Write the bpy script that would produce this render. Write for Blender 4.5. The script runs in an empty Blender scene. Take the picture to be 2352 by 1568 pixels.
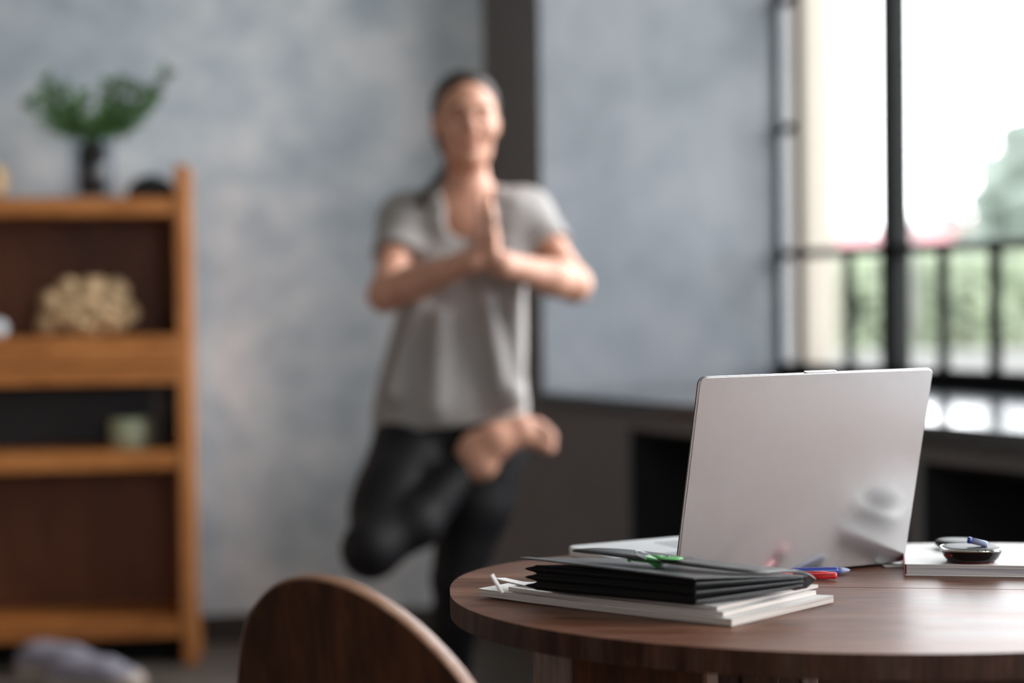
import bpy, bmesh, math, random
import numpy as np
from mathutils import Vector, Matrix, Quaternion
random.seed(7); np.random.seed(7)
C = bpy.context.scene.collection
PI = math.pi
# ------------------------------------------------------------------ camera model
F = 4000.0; HC = 1.07
PITCH = math.atan((784-681)/F); ROLL = math.radians(.71)
def ray(px, py):
    u0, v0 = px-1176, py-784
    cr, sr = math.cos(ROLL), math.sin(ROLL)
    u = cr*u0-sr*v0; v = cr*v0+sr*u0
    c, s = math.cos(PITCH), math.sin(PITCH)
    a, b = 1.0, -v/F
    return Vector((u/F, c*a+s*b, -s*a+c*b))
CAM = Vector((0, 0, HC))
def onz(px, py, z):
    d = ray(px, py); return CAM+d*((z-HC)/d.z)
def at(px, py, Y):
    d = ray(px, py); return CAM+d*(Y/d.y)
def onplane(px, py, p, n):
    d = ray(px, py); return CAM+d*((Vector(p)-CAM).dot(n)/d.dot(n))
cam = bpy.data.cameras.new('camera'); camo = bpy.data.objects.new('camera', cam); C.objects.link(camo)
cam.sensor_width = 36; cam.lens = 36*F/2352; cam.clip_start = .05; cam.clip_end = 500
camo.matrix_world = Matrix.Translation(CAM) @ Matrix.Rotation(PI/2-PITCH, 4, 'X') @ Matrix.Rotation(-ROLL, 4, 'Z')
cam.dof.use_dof = True; cam.dof.focus_distance = 1.88; cam.dof.aperture_fstop = 1.9; cam.dof.aperture_blades = 0
bpy.context.scene.camera = camo

# ------------------------------------------------------------------ materials
def srgb(r, g, b):
    f = lambda c: ((c/255)/12.92 if c/255 <= .04045 else ((c/255+.055)/1.055)**2.4)
    return (f(r), f(g), f(b), 1)
def newmat(name):
    m = bpy.data.materials.new(name); m.use_nodes = True
    nt = m.node_tree; return m, nt, nt.nodes['Principled BSDF']
def plain(name, col, rough=.5, metal=0, spec=.5, noise=0, nscale=20, bump=0, bscale=200, sss=0, sheen=0):
    m, nt, b = newmat(name)
    b.inputs['Roughness'].default_value = rough; b.inputs['Metallic'].default_value = metal
    b.inputs['Specular IOR Level'].default_value = spec
    b.inputs['Base Color'].default_value = col
    if sheen: b.inputs['Sheen Weight'].default_value = sheen
    if sss:
        b.inputs['Subsurface Weight'].default_value = sss; b.inputs['Subsurface Radius'].default_value = (.02, .008, .004)
        b.inputs['Subsurface Scale'].default_value = .5
    tc = nt.nodes.new('ShaderNodeTexCoord')
    if noise:
        n = nt.nodes.new('ShaderNodeTexNoise'); n.inputs['Scale'].default_value = nscale; n.inputs['Detail'].default_value = 5
        nt.links.new(tc.outputs['Object'], n.inputs['Vector'])
        r = nt.nodes.new('ShaderNodeValToRGB')
        a, z = [c*(1-noise) for c in col[:3]], [min(1, c*(1+noise)) for c in col[:3]]
        r.color_ramp.elements[0].position = .3; r.color_ramp.elements[1].position = .7
        r.color_ramp.elements[0].color = (*a, 1); r.color_ramp.elements[1].color = (*z, 1)
        nt.links.new(n.outputs['Fac'], r.inputs['Fac']); nt.links.new(r.outputs['Color'], b.inputs['Base Color'])
    if bump:
        n = nt.nodes.new('ShaderNodeTexNoise'); n.inputs['Scale'].default_value = bscale; n.inputs['Detail'].default_value = 3
        nt.links.new(tc.outputs['Object'], n.inputs['Vector'])
        bp = nt.nodes.new('ShaderNodeBump'); bp.inputs['Strength'].default_value = bump; bp.inputs['Distance'].default_value = .002
        nt.links.new(n.outputs['Fac'], bp.inputs['Height']); nt.links.new(bp.outputs['Normal'], b.inputs['Normal'])
    return m
def wood(name, dark, mid, light, axis='X', scale=1.0, rough=.45, rot=0, worn=None, spec=.5, coat=0):
    m, nt, b = newmat(name)
    L = nt.links.new
    tc = nt.nodes.new('ShaderNodeTexCoord'); mp = nt.nodes.new('ShaderNodeMapping')
    s = {'X': (.12, 1, 1), 'Y': (1, .12, 1), 'Z': (1, 1, .12)}[axis]
    rt = nt.nodes.new('ShaderNodeMapping'); rt.inputs['Rotation'].default_value = (0, 0, rot)
    L(tc.outputs['Object'], rt.inputs['Vector']); L(rt.outputs['Vector'], mp.inputs['Vector'])
    mp.inputs['Scale'].default_value = [k*scale for k in s]
    n = nt.nodes.new('ShaderNodeTexNoise'); n.inputs['Scale'].default_value = 22; n.inputs['Detail'].default_value = 8; n.inputs['Roughness'].default_value = .62
    n.inputs['Distortion'].default_value = .6
    L(mp.outputs['Vector'], n.inputs['Vector'])
    n2 = nt.nodes.new('ShaderNodeTexNoise'); n2.inputs['Scale'].default_value = 160; n2.inputs['Detail'].default_value = 4
    L(mp.outputs['Vector'], n2.inputs['Vector'])
    mx = nt.nodes.new('ShaderNodeMath'); mx.operation = 'MULTIPLY_ADD'; mx.inputs[1].default_value = .35
    L(n2.outputs['Fac'], mx.inputs[0]); 
    m2 = nt.nodes.new('ShaderNodeMath'); m2.operation = 'MULTIPLY'; m2.inputs[1].default_value = .68
    L(n.outputs['Fac'], m2.inputs[0]); L(m2.outputs[0], mx.inputs[2])
    r = nt.nodes.new('ShaderNodeValToRGB'); e = r.color_ramp.elements
    e[0].position = .36; e[0].color = dark; e[1].position = .66; e[1].color = light
    k = e.new(.5); k.color = mid
    L(mx.outputs[0], r.inputs['Fac'])
    out = r.outputs['Color']
    if worn:
        n3 = nt.nodes.new('ShaderNodeTexNoise'); n3.inputs['Scale'].default_value = 9; n3.inputs['Detail'].default_value = 9; n3.inputs['Roughness'].default_value = .75
        L(mp.outputs['Vector'], n3.inputs['Vector'])
        rr = nt.nodes.new('ShaderNodeValToRGB'); rr.color_ramp.elements[0].position = .55; rr.color_ramp.elements[1].position = .72
        L(n3.outputs['Fac'], rr.inputs['Fac'])
        mm = nt.nodes.new('ShaderNodeMix'); mm.data_type = 'RGBA'; mm.inputs['B'].default_value = worn
        L(rr.outputs['Color'], mm.inputs['Factor']); L(out, mm.inputs['A']); out = mm.outputs['Result']
    L(out, b.inputs['Base Color'])
    b.inputs['Specular IOR Level'].default_value = spec
    b.inputs['Coat Weight'].default_value = coat; b.inputs['Coat Roughness'].default_value = .25
    ro = nt.nodes.new('ShaderNodeMapRange'); ro.inputs['To Min'].default_value = rough-.08; ro.inputs['To Max'].default_value = rough+.12
    L(n.outputs['Fac'], ro.inputs['Value']); L(ro.outputs['Result'], b.inputs['Roughness'])
    bp = nt.nodes.new('ShaderNodeBump'); bp.inputs['Strength'].default_value = .25; bp.inputs['Distance'].default_value = .001
    L(mx.outputs[0], bp.inputs['Height']); L(bp.outputs['Normal'], b.inputs['Normal'])
    return m
def plaster(name, c1, c2, c3, scale=1.0, stretch=(1, 1, 1)):
    m, nt, b = newmat(name); L = nt.links.new
    tc = nt.nodes.new('ShaderNodeTexCoord'); mp = nt.nodes.new('ShaderNodeMapping'); mp.inputs['Scale'].default_value = stretch
    L(tc.outputs['Object'], mp.inputs['Vector'])
    n = nt.nodes.new('ShaderNodeTexNoise'); n.inputs['Scale'].default_value = 1.7*scale; n.inputs['Detail'].default_value = 6; n.inputs['Roughness'].default_value = .58; n.inputs['Distortion'].default_value = .5
    n2 = nt.nodes.new('ShaderNodeTexNoise'); n2.inputs['Scale'].default_value = 7*scale; n2.inputs['Detail'].default_value = 4
    L(mp.outputs['Vector'], n.inputs['Vector']); L(mp.outputs['Vector'], n2.inputs['Vector'])
    a = nt.nodes.new('ShaderNodeMath'); a.operation = 'MULTIPLY_ADD'; a.inputs[1].default_value = .3
    k = nt.nodes.new('ShaderNodeMath'); k.operation = 'MULTIPLY'; k.inputs[1].default_value = .72
    L(n.outputs['Fac'], k.inputs[0]); L(n2.outputs['Fac'], a.inputs[0]); L(k.outputs[0], a.inputs[2])
    r = nt.nodes.new('ShaderNodeValToRGB'); e = r.color_ramp.elements
    e[0].position = .40; e[0].color = c1; e[1].position = .62; e[1].color = c3
    q = e.new(.51); q.color = c2
    L(a.outputs[0], r.inputs['Fac']); L(r.outputs['Color'], b.inputs['Base Color'])
    b.inputs['Roughness'].default_value = .75; b.inputs['Specular IOR Level'].default_value = .3
    bp = nt.nodes.new('ShaderNodeBump'); bp.inputs['Strength'].default_value = .15; bp.inputs['Distance'].default_value = .004
    L(n2.outputs['Fac'], bp.inputs['Height']); L(bp.outputs['Normal'], b.inputs['Normal'])
    return m
def thin_glass(name, tint=(1, 1, 1, 1), refl=.07):
    m, nt, b = newmat(name); nt.nodes.remove(b); L = nt.links.new
    t = nt.nodes.new('ShaderNodeBsdfTransparent'); t.inputs[0].default_value = tint
    g = nt.nodes.new('ShaderNodeBsdfGlossy'); g.inputs['Roughness'].default_value = .02
    lw = nt.nodes.new('ShaderNodeLayerWeight'); lw.inputs['Blend'].default_value = .5
    pw = nt.nodes.new('ShaderNodeMath'); pw.operation = 'POWER'; pw.inputs[1].default_value = 5; L(lw.outputs['Facing'], pw.inputs[0])
    ma = nt.nodes.new('ShaderNodeMath'); ma.operation = 'MULTIPLY_ADD'; ma.inputs[1].default_value = .8; ma.inputs[2].default_value = .03; L(pw.outputs[0], ma.inputs[0])
    mx = nt.nodes.new('ShaderNodeMixShader'); L(ma.outputs[0], mx.inputs[0]); L(t.outputs[0], mx.inputs[1]); L(g.outputs[0], mx.inputs[2])
    L(mx.outputs[0], nt.nodes['Material Output'].inputs[0]); return m

M = {}
M['plaster'] = plaster('blue grey plaster', (.40, .475, .54, 1), (.565, .63, .69, 1), (.80, .82, .86, 1))
M['plaster_light'] = plaster('pale plaster', (.125, .142, .16, 1), (.153, .166, .187, 1), (.182, .193, .212, 1), 1.2)
M['dark_paint'] = plain('charcoal paint', (.155, .148, .150, 1), .6, noise=.12, nscale=2, spec=.3)
M['niche'] = plain('black recess lining', (.014, .014, .014, 1), .7, spec=.2)  # lining inside the niches, darker than the wall around them
M['warm_wall'] = plain('warm white wall', (.42, .37, .34, 1), .8, noise=.05, nscale=1.5)
M['ceiling'] = plain('white ceiling', (.75, .75, .74, 1), .9, noise=.03, nscale=2)
M['floor'] = wood('grey floor boards', (.05, .042, .037, 1), (.10, .085, .073, 1), (.15, .13, .115, 1), 'X', .8, .5)
M['base'] = wood('dark baseboard', (.02, .014, .012, 1), (.035, .026, .022, 1), (.05, .04, .035, 1), 'X', 1, .5)
M['black_metal'] = plain('black window metal', (.006, .0065, .007, 1), .7, spec=.1, noise=.2, nscale=8)
M['sill'] = plain('polished dark sill', (.075, .08, .087, 1), .17, noise=.1, nscale=3, spec=.2)
M['glass'] = thin_glass('window glass')
M['table'] = wood('worn brown table wood', (.055, .019, .009, 1), (.14, .056, .031, 1), (.26, .13, .085, 1), 'X', 1.0, .38, rot=.06, worn=(.26, .15, .105, 1), spec=.22)
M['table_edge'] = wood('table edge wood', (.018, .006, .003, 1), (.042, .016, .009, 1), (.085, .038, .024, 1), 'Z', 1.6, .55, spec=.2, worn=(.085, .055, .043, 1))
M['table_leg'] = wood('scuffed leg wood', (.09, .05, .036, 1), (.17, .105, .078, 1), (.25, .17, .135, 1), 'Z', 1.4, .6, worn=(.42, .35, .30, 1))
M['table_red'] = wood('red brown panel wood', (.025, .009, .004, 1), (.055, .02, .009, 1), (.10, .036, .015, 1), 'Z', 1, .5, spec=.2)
M['stile'] = wood('orange brown stile wood', (.07, .022, .007, 1), (.115, .04, .012, 1), (.16, .06, .02, 1), 'Z', 1, .5)
M['orange_wood'] = wood('orange brown shelf wood', (.25, .08, .017, 1), (.40, .145, .034, 1), (.54, .22, .062, 1), 'X', .5, .42)
M['orange_wood_v'] = wood('orange brown upright wood', (.28, .095, .022, 1), (.44, .165, .045, 1), (.58, .26, .09, 1), 'Z', .5, .42)
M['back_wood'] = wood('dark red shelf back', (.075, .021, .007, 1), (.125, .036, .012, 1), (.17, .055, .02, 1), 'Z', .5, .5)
M['chair_wood'] = wood('dark chair plywood', (.018, .005, .002, 1), (.042, .014, .005, 1), (.085, .030, .011, 1), 'Z', 1.0, .55, spec=.2)
M['chair_rim'] = wood('pale chair plywood edge', (.13, .06, .03, 1), (.20, .10, .06, 1), (.28, .165, .11, 1), 'X', 1.5, .35)
M['skin'] = plain('skin', (.56, .29, .20, 1), .5, noise=.05, nscale=12, sss=.15)
M['lips'] = plain('lips', (.42, .16, .13, 1), .4)
M['hair'] = plain('dark brown hair', (.022, .013, .009, 1), .5, noise=.4, nscale=60, bump=.5, bscale=120)
M['shirt'] = plain('heather grey jersey', (.33, .315, .31, 1), .9, noise=.10, nscale=90, bump=.2, bscale=400)
M['leggings'] = plain('black leggings', (.0045, .0038, .0055, 1), .62, noise=.1, nscale=40, spec=.28)
M['eye_white'] = plain('eye white', (.7, .68, .66, 1), .2)
M['iris'] = plain('brown iris', (.05, .025, .015, 1), .2)
M['silver'] = plain('brushed silver', (.64, .625, .635, 1), .24, metal=.8, bump=.012, bscale=1500)
M['silver_deck'] = plain('satin silver deck', (.78, .79, .80, 1), .42, metal=.25)
M['bezel'] = plain('dark bezel', (.03, .03, .033, 1), .4, noise=.1, nscale=30)
M['rubber'] = plain('black rubber', (.012, .012, .013, 1), .5, spec=.25, noise=.1, nscale=30)
M['screen'] = plain('dark screen', (.01, .011, .013, 1), .08)
M['keys'] = plain('grey keys', (.45, .47, .48, 1), .45, noise=.05, nscale=50)
M['black_plastic'] = plain('black folder plastic', (.010, .011, .012, 1), .36, noise=.15, nscale=60, bump=.35, bscale=900, spec=.6)
M['black_gusset'] = plain('black gusset cloth', (.0025, .0025, .003, 1), .6, noise=.1, nscale=80, bump=.2, bscale=700, spec=.25)
M['sheen_plastic'] = plain('black plastic with painted sheen', (.055, .06, .064, 1), .33, noise=.1, nscale=60, bump=.2, bscale=900, spec=.7)  # lighter copy of the folder black, window sheen put into the colour
M['paper'] = plain('white paper', (.80, .79, .78, 1), .6, noise=.03, nscale=15)
M['paper_grey'] = plain('greyish paper', (.42, .38, .35, 1), .7, noise=.1, nscale=60)  # darker, greyer tone than the white paper

M['green'] = plain('green enamel', (.05, .30, .06, 1), .25, noise=.1, nscale=60)
M['green_light'] = plain('light green plastic', (.16, .52, .17, 1), .3, noise=.08, nscale=60)
M['wire'] = plain('dull metal wire', (.25, .23, .26, 1), .3, metal=1)
M['red_cloth'] = plain('red binding cloth', (.50, .12, .13, 1), .6, noise=.05, nscale=60)
M['blue'] = plain('blue pen plastic', (.035, .06, .33, 1), .28, noise=.05, nscale=40)
M['blue_tip'] = plain('pale blue pen tip', (.42, .48, .75, 1), .25)
M['red'] = plain('red pen plastic', (.68, .03, .035, 1), .28, noise=.05, nscale=40)
M['black_gloss'] = plain('glossy black plastic', (.008, .008, .009, 1), .15, noise=.1, nscale=30)
M['dark_red_gloss'] = plain('dark red gloss', (.16, .008, .008, 1), .18, noise=.1, nscale=30)
M['chrome'] = plain('chrome trim', (.85, .88, .86, 1), .12, metal=1)
M['clear_blue'] = plain('clear bluish plastic', (.45, .52, .80, 1), .15)
M['vase'] = plain('dark stoneware', (.014, .013, .014, 1), .4, noise=.2, nscale=15)
M['vase_glass'] = thin_glass('vase glass', (.90, .92, .94, 1))
M['leaf'] = plain('green leaves', (.085, .19, .065, 1), .4, noise=.5, nscale=14)
M['stem'] = plain('green stems', (.05, .09, .03, 1), .5, noise=.2, nscale=20)
M['candle'] = plain('pale green wax', (.40, .44, .30, 1), .5, noise=.06, nscale=20, sss=.1)
M['straw'] = plain('pale straw', (.52, .36, .20, 1), .8, noise=.35, nscale=22, bump=.8, bscale=60)
M['dark_bowl'] = plain('dark glazed clay', (.012, .011, .014, 1), .35, noise=.3, nscale=12)
M['lavender'] = plain('lavender grey knit', (.27, .26, .32, 1), .85, noise=.12, nscale=50, bump=.4, bscale=200)
M['beige'] = plain('beige rubber sole', (.45, .38, .33, 1), .6, noise=.05, nscale=30)
M['white_china'] = plain('pale blue white china', (.55, .58, .62, 1), .25, noise=.04, nscale=10)
M['foliage'] = plain('hazy green foliage', (.085, .105, .088, 1), .8, noise=.3, nscale=1.2)
M['foliage2'] = plain('spring green foliage', (.115, .14, .088, 1), .8, noise=.3, nscale=1.0)
M['bark'] = plain('grey bark', (.12, .10, .08, 1), .9, noise=.2, nscale=5)
M['grass'] = plain('pale grass', (.12, .16, .08, 1), .9, noise=.2, nscale=.5)
M['cream'] = plain('cream render', (.19, .168, .14, 1), .8, noise=.04, nscale=1)
M['cream_shade'] = plain('pinkish brick trim', (.13, .10, .082, 1), .8, noise=.06, nscale=1)
M['roof_red'] = plain('red roof tiles', (.17, .065, .068, 1), .7, noise=.1, nscale=3)
M['house'] = plain('white house render', (.135, .13, .128, 1), .8, noise=.04, nscale=1)
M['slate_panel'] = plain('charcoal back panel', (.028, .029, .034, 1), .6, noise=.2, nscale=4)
M['slate'] = plain('slate spire', (.085, .095, .10, 1), .6, noise=.1, nscale=1)

# ------------------------------------------------------------------ mesh helpers
class MB:
    def __init__(s): s.v = []; s.f = []; s.smooth = []
    def add(s, vs, fs, sm=False):
        o = len(s.v); s.v += [Vector(v) for v in vs]; s.f += [[i+o for i in f] for f in fs]; s.smooth += [sm]*len(fs); return s
    def box(s, o, a, b, c):          # corner o and three edge vectors
        o, a, b, c = map(Vector, (o, a, b, c))
        if a.cross(b).dot(c) < 0: a, b = b, a
        vs = [o, o+a, o+a+b, o+b, o+c, o+a+c, o+a+b+c, o+b+c]
        return s.add(vs, [[3, 2, 1, 0], [4, 5, 6, 7], [0, 1, 5, 4], [1, 2, 6, 5], [2, 3, 7, 6], [3, 0, 4, 7]])
    def cbox(s, c, x, y, z, R=None):  # centred box
        R = R or Matrix.Identity(3); a, b, d = R@Vector((x, 0, 0)), R@Vector((0, y, 0)), R@Vector((0, 0, z))
        return s.box(Vector(c)-(a+b+d)/2, a, b, d)
    def prism(s, pts, ext, sm=False):      # closed outline (list of Vector) extruded by ext
        ext = Vector(ext); n = len(pts); pts = [Vector(p) for p in pts]
        nr = Vector((0, 0, 0))
        for i in range(n): nr += (pts[i]-pts[0]).cross(pts[(i+1) % n]-pts[0])
        if nr.dot(ext) > 0: pts = pts[::-1]
        vs = pts+[p+ext for p in pts]
        fs = [list(range(n)), list(range(2*n-1, n-1, -1))]
        s.add(vs, fs)
        s.f += [[len(s.v)-2*n+k for k in ((i+1) % n, i, n+i, n+(i+1) % n)] for i in range(n)]; s.smooth += [sm]*n
        return s
    def tube(s, path, r, seg=12, caps=True, flat=1.0):
        path = [Vector(p) for p in path]; n = len(path); rs = r if isinstance(r, (list, tuple)) else [r]*n
        vs = []; up = None
        for i, p in enumerate(path):
            t = (path[min(i+1, n-1)]-path[max(i-1, 0)]).normalized()
            if up is None:
                up = Vector((0, 0, 1)) if abs(t.z) < .9 else Vector((1, 0, 0))
            a = t.cross(up).normalized(); b = a.cross(t).normalized(); up = b
            for k in range(seg):
                q = 2*PI*k/seg; vs.append(p+a*math.cos(q)*rs[i]+b*math.sin(q)*rs[i]*flat)
        fs = [[i*seg+k, i*seg+(k+1) % seg, (i+1)*seg+(k+1) % seg, (i+1)*seg+k] for i in range(n-1) for k in range(seg)]
        if caps: fs += [list(range(seg))[::-1], [(n-1)*seg+k for k in range(seg)]]
        return s.add(vs, fs, True)
    def lathe(s, c, prof, seg=32, R=None):    # prof list of (r, z)
        c = Vector(c); R = R or Matrix.Identity(3); vs = []
        for r, z in prof:
            for k in range(seg):
                q = 2*PI*k/seg; vs.append(c+R@Vector((r*math.cos(q), r*math.sin(q), z)))
        n = len(prof)
        fs = [[i*seg+k, i*seg+(k+1) % seg, (i+1)*seg+(k+1) % seg, (i+1)*seg+k] for i in range(n-1) for k in range(seg)]
        fs += [list(range(seg))[::-1], [(n-1)*seg+k for k in range(seg)]]
        return s.add(vs, fs, True)
    def ellipsoid(s, c, r, R=None, seg=20, rings=12, jit=0):
        c = Vector(c); R = R or Matrix.Identity(3); vs = [c+R@Vector((0, 0, -r[2]))]
        for i in range(1, rings):
            th = PI*i/rings
            for k in range(seg):
                q = 2*PI*k/seg; j = 1+random.uniform(-jit, jit)
                vs.append(c+R@Vector((r[0]*math.sin(th)*math.cos(q)*j, r[1]*math.sin(th)*math.sin(q)*j, -r[2]*math.cos(th)*j)))
        vs.append(c+R@Vector((0, 0, r[2]))); e = len(vs)-1
        fs = [[0, 1+(k+1) % seg, 1+k] for k in range(seg)]
        fs += [[1+i*seg+k, 1+i*seg+(k+1) % seg, 1+(i+1)*seg+(k+1) % seg, 1+(i+1)*seg+k] for i in range(rings-2) for k in range(seg)]
        fs += [[e, 1+(rings-2)*seg+k, 1+(rings-2)*seg+(k+1) % seg] for k in range(seg)]
        return s.add(vs, fs, True)
def link(name, me, mat, parent=None, base=None, bevel=0, sub=0):
    o = bpy.data.objects.new(name, me); C.objects.link(o)
    off = Vector((0, 0, 0))
    if parent is not None: o.parent = parent; off = Vector(parent['_w'])
    elif base is not None: off = Vector(base); o.location = off
    if off.length: me.transform(Matrix.Translation(-off))
    o['_w'] = list(off)
    for m in (mat if isinstance(mat, (list, tuple)) else [mat]): me.materials.append(m)
    if bevel:
        b = o.modifiers.new('bevel', 'BEVEL'); b.width = bevel; b.segments = 3; b.limit_method = 'ANGLE'; b.angle_limit = math.radians(40)
    if sub:
        q = o.modifiers.new('sub', 'SUBSURF'); q.levels = sub; q.render_levels = sub
    return o
def obj(name, mb, mat, parent=None, base=None, bevel=0, sub=0, smooth=False):
    me = bpy.data.meshes.new(name); me.from_pydata([tuple(v) for v in mb.v], [], mb.f); me.update()
    me.polygons.foreach_set('use_smooth', [bool(x) or smooth for x in mb.smooth])
    return link(name, me, M[mat] if isinstance(mat, str) else mat, parent, base, bevel, sub)
def tag(o, label=None, cat=None, group=None, kind=None):
    for k, v in (('label', label), ('category', cat), ('group', group), ('kind', kind)):
        if v: o[k] = v
    return o
def thing(name, label, cat, loc, group=None, kind=None):
    o = bpy.data.objects.new(name, None); C.objects.link(o); o.location = loc; o['_w'] = list(loc); o.empty_display_size = .05
    return tag(o, label, cat, group, kind)
def spline(pts, n=8, closed=False):
    pts = [Vector(p) for p in pts]; out = []; N = len(pts)
    rng = range(N if closed else N-1)
    for i in rng:
        g = (lambda k: pts[k % N]) if closed else (lambda k: pts[max(0, min(N-1, k))])
        p0, p1, p2, p3 = g(i-1), g(i), g(i+1), g(i+2)
        for k in range(n):
            t = k/n
            out.append(.5*((2*p1)+(-p0+p2)*t+(2*p0-5*p1+4*p2-p3)*t*t+(-p0+3*p1-3*p2+p3)*t**3))
    if not closed: out.append(pts[-1])
    return out

# ------------------------------------------------------------------ signed distance bodies (smooth continuous surfaces)
class SDF:
    def __init__(s, lo, hi, res):
        s.lo = np.array(lo, float); s.res = res; s.n = np.ceil((np.array(hi)-s.lo)/res).astype(int)+1
        s.F = np.full(s.n, .2, np.float32)
        s.ax = [s.lo[i]+np.arange(s.n[i])*res for i in range(3)]
    def sub(s, lo, hi):
        a = np.clip(np.floor((lo-s.lo)/s.res).astype(int), 0, s.n); b = np.clip(np.ceil((hi-s.lo)/s.res).astype(int)+1, 0, s.n)
        sl = tuple(slice(a[i], b[i]) for i in range(3))
        g = np.meshgrid(*[s.ax[i][sl[i]] for i in range(3)], indexing='ij'); return sl, g
    def comb(s, sl, d, k, op):
        A = s.F[sl]
        if op == 'u':
            if k > 0: h = np.maximum(k-np.abs(A-d), 0)/k; s.F[sl] = np.minimum(A, d)-h*h*k*.25
            else: s.F[sl] = np.minimum(A, d)
        elif op == 's':
            d = -d
            if k > 0: h = np.maximum(k-np.abs(A-d), 0)/k; s.F[sl] = np.maximum(A, d)+h*h*k*.25
            else: s.F[sl] = np.maximum(A, d)
    def cap(s, a, b, ra, rb, k=.02, op='u', sc=(1, 1, 1)):
        a, b = np.array(a, float), np.array(b, float); m = max(ra, rb)*1.0+k+.02
        sl, g = s.sub(np.minimum(a, b)-m, np.maximum(a, b)+m)
        if g[0].size == 0: return s
        ba = b-a; q = [g[i]-a[i] for i in range(3)]
        t = np.clip(sum(q[i]*ba[i] for i in range(3))/max(ba@ba, 1e-9), 0, 1)
        d = np.sqrt(sum(((q[i]-t*ba[i])/sc[i])**2 for i in range(3)))-(ra+(rb-ra)*t)
        s.comb(sl, d.astype(np.float32), k, op); return s
    def ell(s, c, r, k=.02, R=None, op='u'):
        c = np.array(c, float); r = np.array(r, float); m = r.max()+k+.02
        sl, g = s.sub(c-m, c+m)
        if g[0].size == 0: return s
        q = [g[i]-c[i] for i in range(3)]
        if R is not None:
            R = np.array(R); q = [sum(R[j][i]*q[j] for j in range(3)) for i in range(3)]
        k0 = np.sqrt(sum((q[i]/r[i])**2 for i in range(3))); k1 = np.sqrt(sum((q[i]/r[i]**2)**2 for i in range(3)))+1e-6
        d = k0*(k0-1)/k1
        s.comb(sl, d.astype(np.float32), k, op); return s
    def cut(s, p, n, k=0):            # remove the half space on the side n points to
        g = np.meshgrid(*s.ax, indexing='ij', sparse=True); n = np.array(n, float); n /= np.linalg.norm(n)
        d = sum((g[i]-p[i])*n[i] for i in range(3)).astype(np.float32)
        if k: h = np.maximum(k-np.abs(s.F-d), 0)/k; s.F = np.maximum(s.F, d)+h*h*k*.25
        else: s.F = np.maximum(s.F, d)
        return s
    def mesh(s, name):
        F = s.F; ins = F < 0; nx, ny, nz = F.shape
        c = sum(ins[i:nx-1+i, j:ny-1+j, k:nz-1+k].astype(np.int8) for i in (0, 1) for j in (0, 1) for k in (0, 1))
        act = np.argwhere((c > 0) & (c < 8)); idx = -np.ones((nx-1, ny-1, nz-1), np.int32)
        idx[act[:, 0], act[:, 1], act[:, 2]] = np.arange(len(act))
        P = np.zeros((len(act), 3)); W = np.zeros(len(act))
        cs = [(i, j, k) for i in (0, 1) for j in (0, 1) for k in (0, 1)]
        for a in cs:
            for b in cs:
                if sum(abs(a[i]-b[i]) for i in range(3)) == 1 and a < b:
                    A = F[act[:, 0]+a[0], act[:, 1]+a[1], act[:, 2]+a[2]]; B = F[act[:, 0]+b[0], act[:, 1]+b[1], act[:, 2]+b[2]]
                    m = (A < 0) != (B < 0); t = np.where(m, A/np.where(m, A-B, 1), 0)
                    for i in range(3): P[:, i] += m*(a[i]+t*(b[i]-a[i]))
                    W += m
        P = P/W[:, None]+act; V = s.lo+P*s.res
        Q = []
        for ax in range(3):
            u, w = (ax+1) % 3, (ax+2) % 3
            a = [slice(None)]*3; b = [slice(None)]*3; a[ax] = slice(0, -1); b[ax] = slice(1, None)
            e = np.argwhere(ins[tuple(a)] != ins[tuple(b)])
            e = e[(e[:, u] > 0) & (e[:, w] > 0) & (e[:, u] < F.shape[u]-1) & (e[:, w] < F.shape[w]-1)]
            fl = ins[e[:, 0], e[:, 1], e[:, 2]]
            def g(du, dw):
                z = e.copy(); z[:, u] += du; z[:, w] += dw; return idx[z[:, 0], z[:, 1], z[:, 2]]
            q = np.stack([g(-1, -1), g(0, -1), g(0, 0), g(-1, 0)], 1)
            q[~fl] = q[~fl][:, ::-1]; Q.append(q)
        Q = np.concatenate(Q); me = bpy.data.meshes.new(name)
        me.vertices.add(len(V)); me.vertices.foreach_set('co', V.astype(np.float32).ravel())
        me.loops.add(Q.size); me.loops.foreach_set('vertex_index', Q.ravel().astype(np.int32))
        me.polygons.add(len(Q)); me.polygons.foreach_set('loop_start', np.arange(0, Q.size, 4, dtype=np.int32))
        me.polygons.foreach_set('loop_total', np.full(len(Q), 4, np.int32)); me.polygons.foreach_set('use_smooth', np.ones(len(Q), bool))
        me.update(calc_edges=True); me.validate(); return me

# ------------------------------------------------------------------ the room
ZT = 3.7; SILL = .785
W = Vector((.481, -.8767, 0)); N = Vector((.8767, .481, 0))      # along the window wall, outward
F1 = Vector((.0877, 5.25, 0))
Z = Vector((0, 0, 1))
def WP(s, t, z): return F1+W*s+N*t+Z*z
def s_front(px, py): q = onplane(px, py, F1, N); return (q-F1).dot(W), q.z
WT = .877; WIN0 = F1+N*WT
def s_win(px, py): q = onplane(px, py, WIN0, N); return (q-F1).dot(W), q.z
u = Vector((math.cos(math.radians(7.5)), math.sin(math.radians(7.5)), 0)); un = Vector((-u.y, u.x, 0))
corner = WP(-.35, 0, 0)
XL = -3.0; YF = -2.6
bl = corner - u*((corner.x-XL)/u.x)
s_end = (5.25-YF)/.8767
def st(name, mb, mat, parent=None, **k):
    o = obj(name, mb, mat, parent, **k)
    if parent is None: tag(o, kind='structure')
    return o
fl = [Vector((XL-.2, YF-.2, 0)), WP(s_end+.3, 0, 0)+Vector((0, -.2, 0)), WP(-.35, 0, 0)+un*.2, bl+un*.2+Vector((-.2, 0, 0))]
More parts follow.
